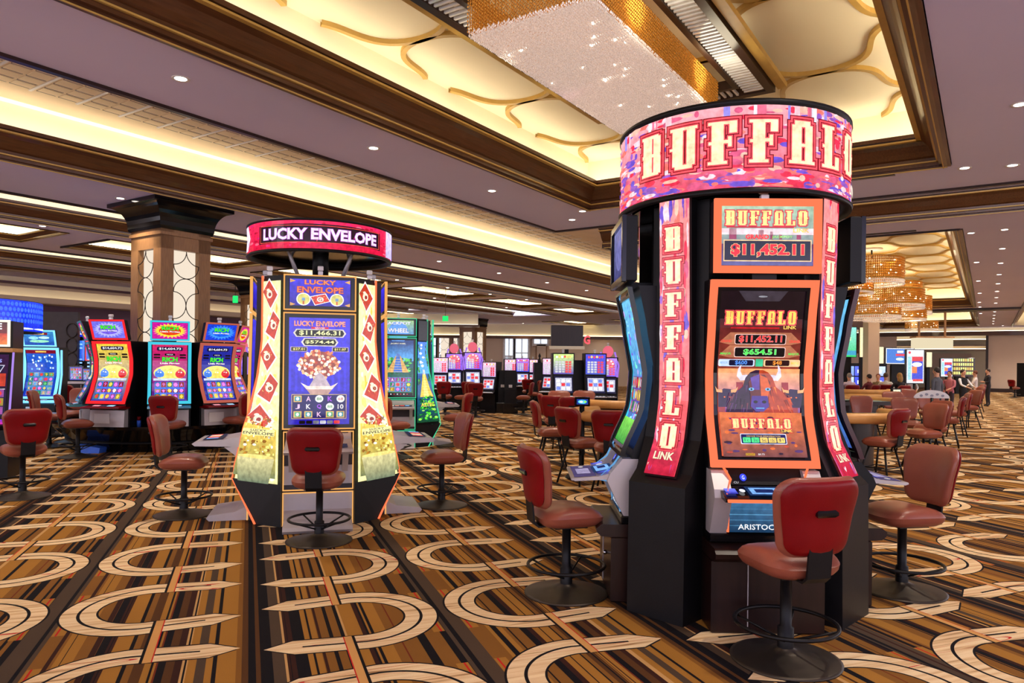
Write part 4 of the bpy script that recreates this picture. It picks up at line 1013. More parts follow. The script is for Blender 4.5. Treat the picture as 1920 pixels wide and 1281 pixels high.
        A.rect(-.3, 1.05, .3, 1.11, rgb(18, 20, 30)); 
        for i in range(7): A.ell(-.2+.065*i, 1.08, .012, .012, W_ if i % 2 else rgb(220, 60, 60), 8, layer=(i == 0))
    A.build('display', lambda u, v, o: (u, -rF(v)-.004-o, v), t, cv=[1.3, 1.6, 1.9])
    A = Art()
    if kind == 'env':
        A.rect(-.31, 2.29, .31, 2.58, rgb(40, 24, 150), rgb(64, 52, 215))
        for sg in (-1, 1):
            for vv in (2.31, 2.555): A.poly([(sg*.305, vv-.02), (sg*.305, vv+.02), (sg*.25, vv)][::sg], rgb(220, 160, 80))
        A.text('LUCKY', 0, 2.545, .05, .32, rgb(240, 130, 70), .03, out=rgb(120, 20, 20), ow=.035); A.text('ENVELOPE', 0, 2.465, .065, .47, rgb(245, 110, 60), .03, out=rgb(120, 20, 20), ow=.035)
        for sg in (-1, 1): A.ell(sg*.17, 2.365, .072, .066, W_, 20); A.ell(sg*.17, 2.365, .062, .057, rgb(214, 205, 110), 20); A.rect(sg*.17-.016, 2.35, sg*.17+.016, 2.38, rgb(120, 160, 200)); A.rect(sg*.17-.008, 2.31, sg*.17+.008, 2.345, rgb(200, 90, 60))
        A.poly([(-.105, 2.395), (.055, 2.43), (.105, 2.345), (-.055, 2.30)], W_); A.poly([(-.095, 2.39), (.05, 2.422), (.095, 2.348), (-.05, 2.308)], rgb(206, 50, 30)); A.ell(0, 2.365, .035, .028, rgb(250, 225, 210), 12); A.text('G', 0, 2.365, .04, .04, rgb(150, 30, 20), .01)
        r = random.Random(5)
        for i in range(16): A.ell(r.uniform(-.07, .07), r.uniform(2.33, 2.40), .004, .004, GD, 6, layer=(i == 0))
    else:
        A.rect(-.31, 2.29, .31, 2.58, rgb(90, 150, 200), rgb(150, 190, 120)); A.ell(0, 2.33, .2, .22, rgb(90, 150, 230), 24); A.rect(-.31, 2.285, .31, 2.29, K_)
        A.text('JACKPOT', 0, 2.51, .075, .5, rgb(225, 225, 240), .03, out=rgb(60, 60, 110), ow=.03); A.text('WHEEL', 0, 2.37, .085, .42, rgb(225, 225, 240), .03, out=rgb(60, 60, 110), ow=.03)
    A.build('top_display', lambda u, v, o: (u, -.704-o, v), t)
    candle(t, 0, -.6, 2.63)
    return t
def flare_tower(kind, edge, loc, rz, label, ring=True, ztop=2.6):
    t = thing('sign_tower', label, 'sign', (*loc, 0), rz)
    b = MB(); b.box(-.34, .34, -.34, .34, 0, 2.62, M_BLACK); 
    if ring: b.tube([(0, 0, 2.6), (0, 0, 3.15)], .09, M_BLACK, 12)
    b.build('core', t)
    Z = [(2.60, .27, .64), (1.95, .27, .64), (1.6, .32, .66), (1.25, .42, .70), (.9, .55, .74), (.45, .68, .78)]
    ZF = prof_fn([(w_, z) for z, w_, _ in Z]); ZI = prof_fn([(i_, z) for z, _, i_ in Z])
    for i in range(4):
        T = Matrix.Rotation(PI*(i//2), 4, 'Z')
        if i % 2: T = T @ Matrix.Scale(-1, 4, Vector((1, 0, 0)))
        def fn(u, v, o, T=T):                  # u: 0 inner .. 1 outer
            w_ = ZF(v)*u; q = .7071; return T @ Vector((-.395-w_*q-o*q, -ZI(v)+w_*q-o*q, v))
        b = MB(); b.T = T; v = []; f = []
        zs = zr_(.45, 2.62, 16)
        for z in zs:
            w_ = ZF(z)*.7071; v += [(-.37, -ZI(z)+.004, z), (-.395-w_+.006, -ZI(z)+w_+.022, z), (-.34, -.30, z)]
        for k in range(len(zs)-1):
            for j in range(3): f.append((3*k+j, 3*k+(j+1) % 3, 3*k+3+(j+1) % 3, 3*k+3+j))
        f += [(0, 1, 2), (3*len(zs)-3, 3*len(zs)-2, 3*len(zs)-1)]; b.add(v, f, M_BLACK)
        w0 = ZF(.45)*.7071
        v = [(-.37, -ZI(.45), .45), (-.395-w0-.02, -ZI(.45)+w0, .45), (-.34, -.3, .45), (-.37, -.80, 0), (-.66, -.55, 0), (-.34, -.3, 0)]
        b.add(v, [(0, 1, 4, 3), (1, 2, 5, 4), (0, 3, 5, 2)], M_BLACK); b.build('corner_post', t)
        A = Art(.0008)
        if kind == 'env':
            A.poly([(.08, .44), (.92, .44), (.92, 2.56), (.08, 2.56)], rgb(255, 245, 170)); r = random.Random(40)
            for k in range(60): A.ell(r.uniform(.15, .85), r.uniform(.5, 2.5), r.uniform(.04, .1), r.uniform(.02, .06), r.choice([rgb(255, 240, 120), rgb(245, 205, 70), rgb(255, 255, 225)]), 8, layer=(k % 15 == 0))
            for k in range(6):
                vc = 2.42-.33*k; du = .12 if k % 2 else -.1; cu_ = .5+du; tl = 1 if k % 2 else -1
                sc = .33 if k < 5 else .28
                P = [(-.38, -.05*tl-.02), (-.02, .15), (.38, .03*tl+.02), (.05, -.15)]
                A.poly([(min(.92, max(.08, cu_+a*1.18)), vc+b_*1.15) for a, b_ in P], W_); A.poly([(min(.92, max(.08, cu_+a)), vc+b_) for a, b_ in P], rgb(196, 56, 26))
                A.ell(cu_, vc, .14, .045, rgb(252, 230, 205), 12); A.ell(cu_+.02, vc-.005, .07, .022, rgb(150, 40, 20), 10); A.ell(cu_-.06, vc+.045, .08, .015, rgb(252, 230, 205), 8)
                for q in range(8): A.ell(min(.88, max(.12, cu_+r.uniform(-.25, .25))), vc+r.uniform(-.06, .06), .015, .006, rgb(250, 200, 120), 6, layer=(q == 0))
            A.poly([(.08, .5), (.92, .5), (.92, 1.0), (.08, 1.06)], rgb(200, 150, 40), [rgb(120, 130, 90), rgb(120, 130, 90), rgb(240, 200, 60), rgb(240, 200, 60)])
            for k in range(90): A.ell(r.uniform(.12, .88), r.uniform(.72, 1.12), r.uniform(.015, .05), r.uniform(.006, .02), r.choice([rgb(255, 240, 130), rgb(140, 90, 20), rgb(255, 255, 230), rgb(190, 130, 30)]), 7, layer=(k % 15 == 0))
            A.poly([(.1, .70), (.9, .70), (.8, .44), (.2, .44)], rgb(150, 160, 120), [rgb(220, 210, 150), rgb(220, 210, 150), rgb(110, 125, 100), rgb(110, 125, 100)]); A.ell(.5, .71, .4, .02, rgb(250, 225, 130), 20)
            A.rrect(.1, .93, .9, 1.0, .02, rgb(255, 240, 150)); A.text('LUCKY', .5, .985, .022, .4, K_, .02); A.text('ENVELOPE', .5, .953, .03, .75, K_, .02)
        else:
            A.poly([(.06, .5), (.94, .5), (.94, 2.15), (.06, 2.15)], rgb(40, 110, 50), [rgb(20, 70, 40), rgb(20, 70, 40), rgb(50, 110, 210), rgb(50, 110, 210)]); r = random.Random(8)
            A.rect(.06, 1.5, .94, 2.15, rgb(90, 180, 250), rgb(60, 120, 220))
            for k in range(7): A.ell(r.uniform(.3, .7), r.uniform(1.6, 2.1), r.uniform(.08, .2), r.uniform(.015, .03), W_, 10, layer=(k == 0))
            for k in range(30): A.ell(r.choice([.16, .84])+r.uniform(-.06, .06), r.uniform(1.3, 2.1), r.uniform(.04, .08), r.uniform(.02, .05), r.choice([rgb(30, 110, 50), rgb(60, 160, 60), rgb(20, 80, 60)]), 8, layer=(k % 10 == 0))
            A.poly([(.2, 1.02), (.42, 1.5), (.62, 1.5), (.88, 1.02)], rgb(245, 205, 70)); A.poly([(.38, 1.02), (.47, 1.5), (.57, 1.5), (.66, 1.02)], rgb(255, 235, 130)); A.rect(.44, 1.48, .6, 1.58, rgb(210, 215, 225))
            for k in range(8): A.rect(.24+.025*k, 1.04+.055*k, .84-.03*k, 1.046+.055*k, rgb(180, 140, 40), layer=(k == 0))
            for k in range(80): A.ell(r.uniform(.15, .85), r.uniform(.56, 1.02), r.uniform(.03, .08), r.uniform(.01, .03), r.choice([rgb(90, 230, 60), rgb(40, 150, 50), rgb(160, 250, 90), rgb(20, 90, 40)]), 7, layer=(k % 16 == 0))
            A.text('AZTEC', .52, .86, .075, .62, rgb(240, 230, 90), .03, out=rgb(90, 50, 20), ow=.03)
            A.poly([(.06, 2.17), (.94, 2.17), (.94, 2.58), (.06, 2.58)], rgb(24, 22, 26))
        A.build('flare_display', (lambda u, v, o, fn=fn, i=i: fn(.5+(u-.5)*(1.15 if i % 2 else -1.15), v, o+.004)), t, cv=[.5+.12*k for k in range(1, 18)], label='flared backlit picture panel')
        b = MB(); pts = [fn(1.05, z, .0) for z in zs]
        q0 = T @ Vector((-.64, -.58, 0)); b.tube([tuple(p) for p in [q0]+pts], .012, edge, 6); b.build('edge_light', t)
        candle(t, *(T @ Vector((-.52, -.5, 0))).to_tuple()[:2], 2.62)
    if ring:
        Rr = .79; b = MB(); b.lathe([(Rr-.04, 2.90), (Rr-.03, 2.86), (Rr+.01, 2.855), (Rr+.018, 2.875), (Rr, 2.885), (Rr-.004, 3.18), (Rr+.015, 3.19), (Rr+.012, 3.205), (Rr-.05, 3.21), (Rr-.06, 2.93)], M_BLACK, 64); b.lathe([(.0001, 2.93), (Rr-.05, 2.93)], M_BLACKG, 48); b.lathe([(.0001, 3.18), (Rr-.03, 3.18)], M_BLACK, 48)
        for k in range(4): b.tube([(.3*math.cos(k*PI/2+.78), .3*math.sin(k*PI/2+.78), 2.6), (.5*math.cos(k*PI/2+.78), .5*math.sin(k*PI/2+.78), 2.95)], .02, M_SILVER, 6)
        b.build('ring_drum', t)
        A = Art(.0009); U = PI*Rr; A.rect(-U, 2.89, U, 3.18, rgb(214, 16, 60), rgb(240, 40, 90)); r = random.Random(3)
        for k in range(200): A.ell(r.uniform(-U+.05, U-.05), r.uniform(2.9, 3.17), r.uniform(.01, .05), r.uniform(.005, .015), r.choice([rgb(250, 60, 90), rgb(190, 10, 50), rgb(250, 100, 130), rgb(225, 30, 120)]), 6, layer=(k % 40 == 0))
        for c0 in (0, PI*Rr*.9999):
            if c0: continue
            A.poly([(-.72, 2.94), (-.3, 2.955), (.3, 2.955), (.72, 2.94), (.72, 3.13), (.3, 3.145), (-.3, 3.145), (-.72, 3.13)], rgb(40, 16, 26)); A.frame(-.7, 2.95, .7, 3.13, .006, rgb(255, 80, 70))
            A.text('LUCKY ENVELOPE', 0, 3.04, .12, 1.3, rgb(250, 225, 240), .035, out=rgb(170, 70, 190), ow=.03)
            A.poly([(-1.15, 2.9), (-1.0, 2.9), (-.92, 3.03), (-1.0, 3.17), (-1.15, 3.17), (-1.05, 3.03)], rgb(235, 225, 250)); A.rect(.85, 2.89, 1.1, 3.18, rgb(200, 190, 240), rgb(230, 210, 245)); A.rect(1.12, 2.89, 1.3, 3.18, rgb(160, 130, 230))
        A.build('ring_display', lambda u, v, o: ((Rr+o)*math.sin(u/Rr), -(Rr+o)*math.cos(u/Rr), v), t, cu=[-U+2*U*i/64 for i in range(1, 64)], label='curved red display with pale lettering')
    return t
LP = (-2.21, 8.28); LTH = math.radians(15)
e1 = flat_machine('env', M_AMBERE)
place(e1, (*LP, 0), LTH, 'slot machine with blue display and money tree, facing the viewer in the envelope pod')
place(e1, (*LP, 0), LTH-PI/2, 'slot machine on the left flank of the envelope pod, its pale shelf sticking out left')
place(e1, (*LP, 0), LTH+PI/2, 'slot machine on the right flank of the envelope pod, its pale footrest at right')
flare_tower('env', M_ORANGED, LP, LTH, 'pod tower with round red sign and flared golden panels of red envelopes')
JP = (-2.42, 15.3); JTH = math.radians(9)
j1 = flat_machine('jungle', M_GREENE)
place(j1, (*JP, 0), JTH, 'slot machine with jungle pyramid display behind the envelope pod')
place(j1, (*JP, 0), JTH+PI/2, 'slot machine on the right flank of the jungle pod, pale shelf seen from the side')
flare_tower('jungle', M_GREENE, JP, JTH, 'pod tower with flared jungle panels of a yellow pyramid', ring=False)

# ------------------------------------------------------------------ stools
def rrect_outline(w0, w1, h, r, n=6):           # w0 bottom half width, w1 top half width, h half height
    pts = []
    for cx, cy, a in ((w1-r, h-r, 0), (-w1+r, h-r, PI/2), (-w0+r, -h+r, PI), (w0-r, -h+r, 3*PI/2)):
        for i in range(n+1): t = a+PI/2*i/n; pts.append((cx+r*math.cos(t), cy+r*math.sin(t)))
    out = []
    for i in range(len(pts)):
        out.append(pts[i]); a, b = pts[i], pts[(i+1) % len(pts)]
        if math.hypot(a[0]-b[0], a[1]-b[1]) > .09:
            for k in (1, 2, 3): out.append((lerp(a[0], b[0], k/4), lerp(a[1], b[1], k/4)))
    return out
def seat_parts(t):
    s = MB(); s.pillow(rrect_outline(.235, .225, .24, .12), .078, M_LEATH, lambda p, q, k: (p, q, .585+k-.03*(q/.24)**2*(1 if k > 0 else 0)+.015*(p/.23)**2), rings=7, e=5.)
    s.build('seat', t)
    def bp(off):
        return lambda p, q, k: (p, -.285+.95*p*p*(1 if abs(p) < .3 else 1)-.14*(q)-.10*max(0, q)**1.0+off-k, .885+q)
    s = MB(); s.pillow(rrect_outline(.222, .262, .225, .10), .042, M_LEATH, bp(.012), rings=7, e=6.); s.build('backrest', t, 'rose leather inner cushion')
    s = MB(); s.pillow(rrect_outline(.206, .246, .208, .09), .022, M_RED, bp(-.026), rings=6, e=7.); s.build('back_shell', t, 'bright red outer shell')
    s = MB(); s.prism([(-.10, .52), (-.245, .515), (-.285, .55), (-.305, .76), (-.292, .76), (-.272, .56), (-.24, .527), (-.10, .532)], -.075, .075, M_BLACK, 'x'); s.build('bracket', t)
    s = MB(); s.box(-.066, .066, -.355, -.318, .895, .935, M_BLACKG, .012); s.build('pull_handle', t)
def make_stool():
    t = thing('pedestal_stool', '', 'stool'); seat_parts(t)
    s = MB(); s.lathe([(.0001, 0), (.31, 0), (.312, .010), (.29, .016), (.2, .032), (.1, .055), (.045, .075), (.045, .10), (.036, .11), (.0001, .11)], M_DISC, 40); s.build('base_plate', t, 'round bronze floor plate')
    s = MB(); s.lathe([(.046, .07), (.046, .19), (.033, .20), (.033, .515), (.06, .52), (.0001, .525)], M_BLACK, 20); s.box(-.12, .12, -.13, .12, .505, .53, M_BLACK); s.build('post', t)
    s = MB(); s.tube([(.285*math.cos(2*PI*k/36), .285*math.sin(2*PI*k/36), .215) for k in range(36)], .0125, M_IRON, 8, closed=True); s.build('foot_ring', t)
    for k in range(4):
        a = PI/4+k*PI/2; s = MB(); s.tube([(.04*math.cos(a), .04*math.sin(a), .12), (.28*math.cos(a), .28*math.sin(a), .212)], .008, M_IRON, 6); s.build('spoke', t)
    return t
def make_tstool():
    t = thing('table_stool', '', 'stool'); seat_parts(t)
    for sx in (-1, 1):
        for sy in (-1, 1):
            s = MB(); s.tube([(sx*.13, sy*.12, .52), (sx*.24, sy*.23, 0)], .0155, M_IRON, 8); s.build('leg', t)
    s = MB(); q = .195; s.tube([(q, q, .20), (-q, q, .20), (-q, -q, .20), (q, -q, .20)], .009, M_IRON, 6, closed=True); s.box(-.15, .15, -.14, .14, .505, .53, M_BLACK); s.build('leg_brace', t)
    return t
ST = make_stool(); TS = make_tstool()
def face(dx, dy): return math.atan2(-dx, dy)
G1 = 'pedestal stools at the slot machines'; G2 = 'four-legged stools at the card tables'
for x, y, dx, dy, lab in (
    (1.61, 4.20, -.26, .97, 'pedestal stool nearest the viewer, red back turned, before the orange framed machine'),
    (0.42, 5.38, .95, .28, 'pedestal stool left of the red pod, seen from its side, facing right'),
    (3.00, 5.52, -.98, -.2, 'pedestal stool right of the red pod, leather front of its back visible'),
    (-1.82, 6.87, -.06, 1, 'pedestal stool with red back centred before the envelope pod'),
    (-3.61, 7.97, .97, .22, 'pedestal stool left of the envelope pod, facing right'),
    (-0.83, 8.66, -.93, -.32, 'pedestal stool right of the envelope pod, facing left'),
    (-6.04, 8.92, -.7, .7, 'pedestal stool with wide red back at the left edge of the hall'),
    (-7.61, 12.66, .78, .6, 'pedestal stool with long seat just right of the left edge stool'),
    (-9.12, 14.96, -.15, -1, 'pedestal stool facing the viewer behind the two left stools'),
    (-9.03, 14.09, .9, .35, 'pedestal stool seen from its side before the blue outlined machine'),
    (-10.77, 17.59, .05, 1, 'small distant stool with red back in front of the roulette displays'),
    (-5.99, 12.65, 0, 1, 'pedestal stool with red back before the teal outlined machine'),
    (-5.24, 13.81, -.9, .3, 'pedestal stool facing left, half behind the envelope pod, at the copper outlined machine'),
    (-6.52, 17.23, 0, 1, 'distant stool with dark red back between the copper machine and the envelope pod'),
    (-6.77, 18.66, -.1, -1, 'distant stool with brown back facing the viewer left of the envelope pod'),
    (-1.17, 15.01, -.95, .2, 'pedestal stool facing left beyond the right envelope pod stool'),
    (-2.10, 13.04, .75, .65, 'pedestal stool with red back before the jungle pyramid machine'),
    (-2.27, 24.60, .1, 1, 'small distant stool with red back at the left end of the centre slot row'),
    (-1.65, 24.20, -.8, .4, 'small distant stool seen from its side at the centre slot row'),
    (-1.41, 24.80, .3, 1, 'small distant stool next to the sideways one at the centre slot row'),
    (-1.15, 23.20, .0, 1, 'small distant stool with glossy red back before the centre slot row'),
    (0.40, 24.50, -.9, .1, 'distant stool facing left beside the black cabinet end of the slot row'),
    (0.85, 27.50, -.9, .2, 'distant stool facing left behind the one beside the black cabinets'),
    (0.67, 30.00, 0, 1, 'far stool with red back before the second slot row'),
    (1.24, 28.00, 0, 1, 'far stool with red back left of the tall red number displays'),
    (30.69, 44.00, .9, .2, 'lone distant stool by the beige end wall at far right'),
    (32.96, 47.00, -.9, .2, 'farther lone stool by the beige end wall at far right')):
    place(ST, (x, y, 0), face(dx, dy), lab, G1)
for x, y, dx, dy, lab in (
    (1.00, 10.40, .80, .6, 'table stool with broad red back left of the red pod, nearest of its group'),
    (0.67, 12.00, 1, .08, 'table stool seen from the side at the left end of the centre card table'),
    (0.90, 15.00, 1, .0, 'table stool seen from the side behind the leftmost one at the centre'),
    (0.93, 14.30, .5, .85, 'table stool with red back second row left at the centre card tables'),
    (1.12, 16.40, .1, -1, 'table stool with brown front peeking over the second row red back'),
    (1.18, 14.00, .1, 1, 'table stool with wide red back behind the small table display'),
    (1.69, 16.60, 0, -1, 'table stool facing the viewer beyond the second centre card table'),
    (1.39, 9.90, .3, 1, 'table stool with dark red back touching the left edge of the red pod'),
    (5.65, 11.00, -.55, .83, 'table stool with red back right of the red pod at the first card table'),
    (7.09, 12.40, -.95, -.25, 'table stool facing left at the right end of the first card table'),
    (7.84, 13.50, -.95, -.25, 'table stool just behind the one at the right end of the first card table'),
    (8.01, 14.60, -.3, -.95, 'table stool facing the viewer behind the first card table, right of centre'),
    (7.56, 15.30, .1, -1, 'table stool facing the viewer behind the first card table, by the pod'),
    (9.80, 18.40, -.2, -1, 'table stool facing the viewer beyond the second right card table'),
    (10.46, 18.00, -.3, -1, 'table stool facing the viewer under the pale arc sign'),
    (11.65, 21.00, 0, -1, 'table stool facing the viewer in the third row of card tables'),
    (9.54, 15.80, -.8, .5, 'table stool with red back at the right end of the second card table'),
    (11.26, 18.30, -.9, .35, 'table stool with red back at the right end of the third card table'),
    (13.28, 21.00, -.9, -.1, 'table stool with its seat sticking out into the aisle'),
    (15.98, 25.00, -.9, .1, 'table stool beyond the one sticking out into the aisle'),
    (18.64, 29.00, -.9, .2, 'farthest aisle side table stool, near the standing man'),
    (13.18, 22.00, .2, -1, 'table stool facing the viewer in the fourth row of card tables')):
    place(TS, (x, y, 0), face(dx, dy), lab, G2)

# ------------------------------------------------------------------ card tables
def card_table(x, y, rz, label, R=1.0):
    t = thing('card_table', label, 'table', (x, y, 0), rz, 'card tables with tan padded rails')
    n = 20; arc = [(R*math.cos(PI+PI*k/n), R*.95*math.sin(PI+PI*k/n)) for k in range(n+1)]
    s = MB(); s.prism([(p*.92, q*.92) for p, q in arc]+[(R*.92, .2), (-R*.92, .2)], .88, .93, M_FELT, 'z'); s.build('felt_top', t)
    s = MB(); s.tube([(-R, .22, .93)]+[(p, q, .93) for p, q in arc]+[(R, .22, .93)], .085, M_TAN, 10); s.build('padded_rail', t)
    s = MB(); s.box(-R*.9, R*.9, .16, .26, .84, .93, M_BASEW); s.box(-.35, .35, .02, .17, .93, .96, M_BLACKG, .01); s.build('dealer_tray', t)
    s = MB(); s.prism([(p*.60, q*.60) for p, q in arc]+[(R*.6, .15), (-R*.6, .15)], .0, .88, M_BASEW, 'z', True); s.build('pedestal', t)
    return t
card_table(1.95, 11.4, face(.75, .65), 'card table with pale felt half hidden left of the red pod')
card_table(2.45, 15.1, face(.3, .95), 'second card table with thick tan rail behind the centre stools')
card_table(5.35, 12.1, face(-.2, 1), 'first card table with tan rail right of the red pod', 1.12)
card_table(5.9, 17.3, face(.3, 1), 'second card table right of the red pod, behind the first', 1.1)
card_table(8.0, 16.9, face(.3, -1), 'third card table right of the red pod, rail end showing between stools', .95)
card_table(9.6, 20.3, face(.3, 1), 'fourth card table in the right hand group', 1.1)
card_table(11.6, 24.5, face(.3, 1), 'farthest card table beside the aisle with a dealer behind it', 1.1)
card_table(10.2, 27.2, face(.1, 1), 'long dark game table where players sit in the lounge', 1.6)
# ------------------------------------------------------------------ curved machines round the big pillar
rC = prof_fn([(.27, 1.95), (.13, 1.55), (.05, 1.2), (.05, .95), (.14, .7), (.27, .42)])
def piggy_art(A, col):
    A.rect(-.27, .44, .27, 1.51, rgb(30, 30, 140), col)
    A.rrect(-.2, 1.39, .2, 1.46, .02, rgb(20, 16, 60)); A.text('$14,604.73', 0, 1.425, .045, .34, W_, .02)
    for sg in (-1, 1): A.rrect(sg*.2-.05, 1.25, sg*.2+.05, 1.28, .008, K_); A.rrect(sg*.2-.05, 1.30, sg*.2+.05, 1.33, .008, K_)
    A.rrect(-.08, 1.30, .08, 1.34, .008, K_); A.text('MEGA', 0, 1.32, .02, .1, W_, .0)
    A.text('RICH', 0, 1.23, .09, .24, rgb(70, 225, 60), .05, out=rgb(10, 60, 20), ow=.03); A.text('Little Piggies', 0, 1.155, .035, .3, W_, .03, out=rgb(170, 20, 40), ow=.03)
    A.ell(0, .98, .25, .14, rgb(250, 225, 110), 20)
    for i, c in enumerate((rgb(60, 130, 240), rgb(245, 215, 90), rgb(215, 30, 40))):
        x = -.16+.16*i; A.ell(x, .96, .075, .075, c, 16); A.ell(x-.02, .985, .014, .02, W_, 8); A.ell(x+.02, .985, .014, .02, W_, 8); A.ell(x, .955, .02, .012, tuple(q*.6 for q in c), 8); A.ell(x, 1.045, .03, .01, tuple(q*.8 for q in c), 8)
    A.rect(-.25, .84, .25, .88, rgb(200, 210, 240)); reels(A, -.23, .5, .23, .82, 5, 3, 7, rgb(60, 110, 230))
def curved_machine(name_label, loc, rz, edge, art, belly=M_SILVER, deck=None, group=None):
    t = thing('slot_machine', name_label, 'slot machine', loc, rz, group); t.scale = (1.08, 1.08, 1.0)
    b = MB(); slab_body(b, -.33, .33, zr_(.36, 1.56, 14), rC, lambda z: -.42, M_BLACK, .03); b.box(-.33, .33, -.12, .42, 0, .36, M_BLACK); b.build('body', t)
    b = MB(); b.prism([(-.12, 0), (-.24, .0), (-.22, .30), (-.12, .33)], -.30, .30, belly, 'x'); b.box(-.22, .05, -.243, -.235, .06, .24, M_WHITE, .003); b.build('belly_door', t, 'pale lower door')
    b = MB(); b.prism([(-.1, .33), (-.42, .335), (-.45, .35), (-.42, .37), (-.24, .385), (-.1, .44)], -.33, .33, deck or edge, 'x'); d = b.build('button_deck', t)
    A = Art(); A.rect(-.2, 0, .2, .12, rgb(40, 40, 60)); A.rrect(-.18, .02, -.06, .1, .01, rgb(240, 150, 160)); A.rrect(-.04, .02, .05, .1, .01, rgb(60, 60, 80)); A.rrect(.07, .02, .19, .1, .01, rgb(170, 215, 255))
    A.build('deck_screen', lambda u, v, o: (u, -.38+v, .375+v*.2+o), d)
    b = MB(); bars(b, -.335, .335, zr_(.42, 1.55, 18), rC, .05, .0, .03, edge); b.build('display_frame', t)
    A = Art(); art(A); A.build('display', lambda u, v, o: (u, -rC(v)-.004-o, v), t, cv=[.44+.07*i for i in range(1, 16)])
    rT = lambda z: lerp(.15, .27, (z-1.58)/.35)
    b = MB(); slab_body(b, -.30, .30, [1.58, 1.93], rT, lambda z: -rT(z)*-1-.09 if False else rT(z)-.10, M_BLACK, .012); b.box(-.1, .1, -.12, .0, 1.5, 1.6, M_BLACK)
    bars(b, -.305, .305, [1.575, 1.935], rT, .03, 0, .02, edge); b.build('top_box', t)
    return t, rT
def top_art(t, rT, f):
    A = Art(); f(A); A.build('top_display', lambda u, v, o: (u, -rT(v)-.004-o, v), t)
def mk_piggy(label, loc, rz, edge, col, burst, deck=None):
    t, rT = curved_machine(label, loc, rz, edge, lambda A: piggy_art(A, col), deck=deck)
    def f(A):
        A.rect(-.27, 1.61, .27, 1.90, burst[0]); n = 24
        A.poly([((.26 if k % 2 else .2)*math.cos(2*PI*k/(2*n)), 1.755+(.135 if k % 2 else .1)*math.sin(2*PI*k/(2*n))) for k in range(2*n)], burst[1]); A.ell(0, 1.755, .17, .08, burst[2], 20)
        A.text('RICH', 0, 1.80, .07, .26, rgb(70, 225, 60), .05, out=rgb(10, 60, 20), ow=.03); A.text('Little Piggies', 0, 1.735, .035, .3, W_, .03, out=rgb(40, 16, 60), ow=.03)
    top_art(t, rT, f); candle(t, 0, -.15, 1.94); return t
PX, PY = -7.15, 15.1
def around(deg, r): a = math.radians(deg); return (PX+r*math.sin(a), PY-r*math.cos(a), .5), a
b = MB(); n = 28
pf = thing('round_plinth', 'low black round plinth carrying the machines beneath the big lattice pillar', 'plinth', (PX, PY, 0))
b.lathe([(.85, 0), (1.72, 0), (1.75, .06), (1.77, .10), (2.12, .44), (2.14, .5), (.85, .5), (.85, 0)], M_BLACKG, 40, smooth=False); b.build('plinth_shell', pf)
b = MB(); b.lathe([(1.75, .16), (1.88, .16), (1.88, .19), (1.78, .19)], M_IRON, 40); b.build('foot_rail', pf)
p, a = around(25, 1.85); mk_piggy('curved slot machine outlined in bright teal below the big pillar', p, a, M_TEALE, rgb(200, 30, 90), (rgb(200, 20, 150), rgb(255, 210, 60), rgb(220, 60, 20)), deck=mat('blue_deck', rgb(90, 170, 220), .3))
p, a = around(-4, 1.85); mk_piggy('curved slot machine outlined in red, left of the teal one', p, a, M_REDE, rgb(230, 200, 60), (rgb(110, 110, 230), rgb(170, 170, 250), rgb(110, 90, 220)), deck=M_RED)
p, a = around(50, 1.85); mk_piggy('curved slot machine outlined in copper, right of the teal one', p, a, M_BROWNE, rgb(30, 40, 150), (rgb(20, 60, 210), rgb(60, 140, 255), rgb(20, 90, 230)), deck=M_RED)
p, a = (-7.98, 13.85, .5), math.radians(-55); mk_piggy('curved slot machine in profile with teal edge, leftmost round the pillar', p, a, mat('teal_gloss', rgb(60, 140, 150), .2), rgb(200, 30, 90), (rgb(200, 20, 150), rgb(255, 210, 60), rgb(220, 60, 20)))
p, a = (-5.75, 14.8, .5), math.radians(95); mk_piggy('curved slot machine in profile, rightmost round the pillar, half behind the envelope pod', p, a, M_BROWNE, rgb(200, 30, 90), (rgb(200, 20, 150), rgb(255, 210, 60), rgb(220, 60, 20)))
M_BIN = mat('blue_bin', rgb(60, 110, 230), .4); b = MB(); b.prism([(-.18, 0), (.2, 0), (.22, .1), (-.2, .16)], -.12, .12, M_BIN, 'y'); tag(b.build('blue_box'), 'small blue box on the carpet beside the round plinth', 'box').location = (-7.72, 13.27, 0)
b = MB(); b.lathe([(.0001, 0), (.035, 0), (.035, .1), (.0001, .1)], M_BIN, 12); b.lathe([(.0001, .1), (.034, .1), (.034, .17), (.0001, .17)], M_RED, 12); tag(b.build('tumbler'), 'small red and blue tumbler on the plinth beside the red outlined machine', 'cup').location = (-6.87, 13.30, .5)
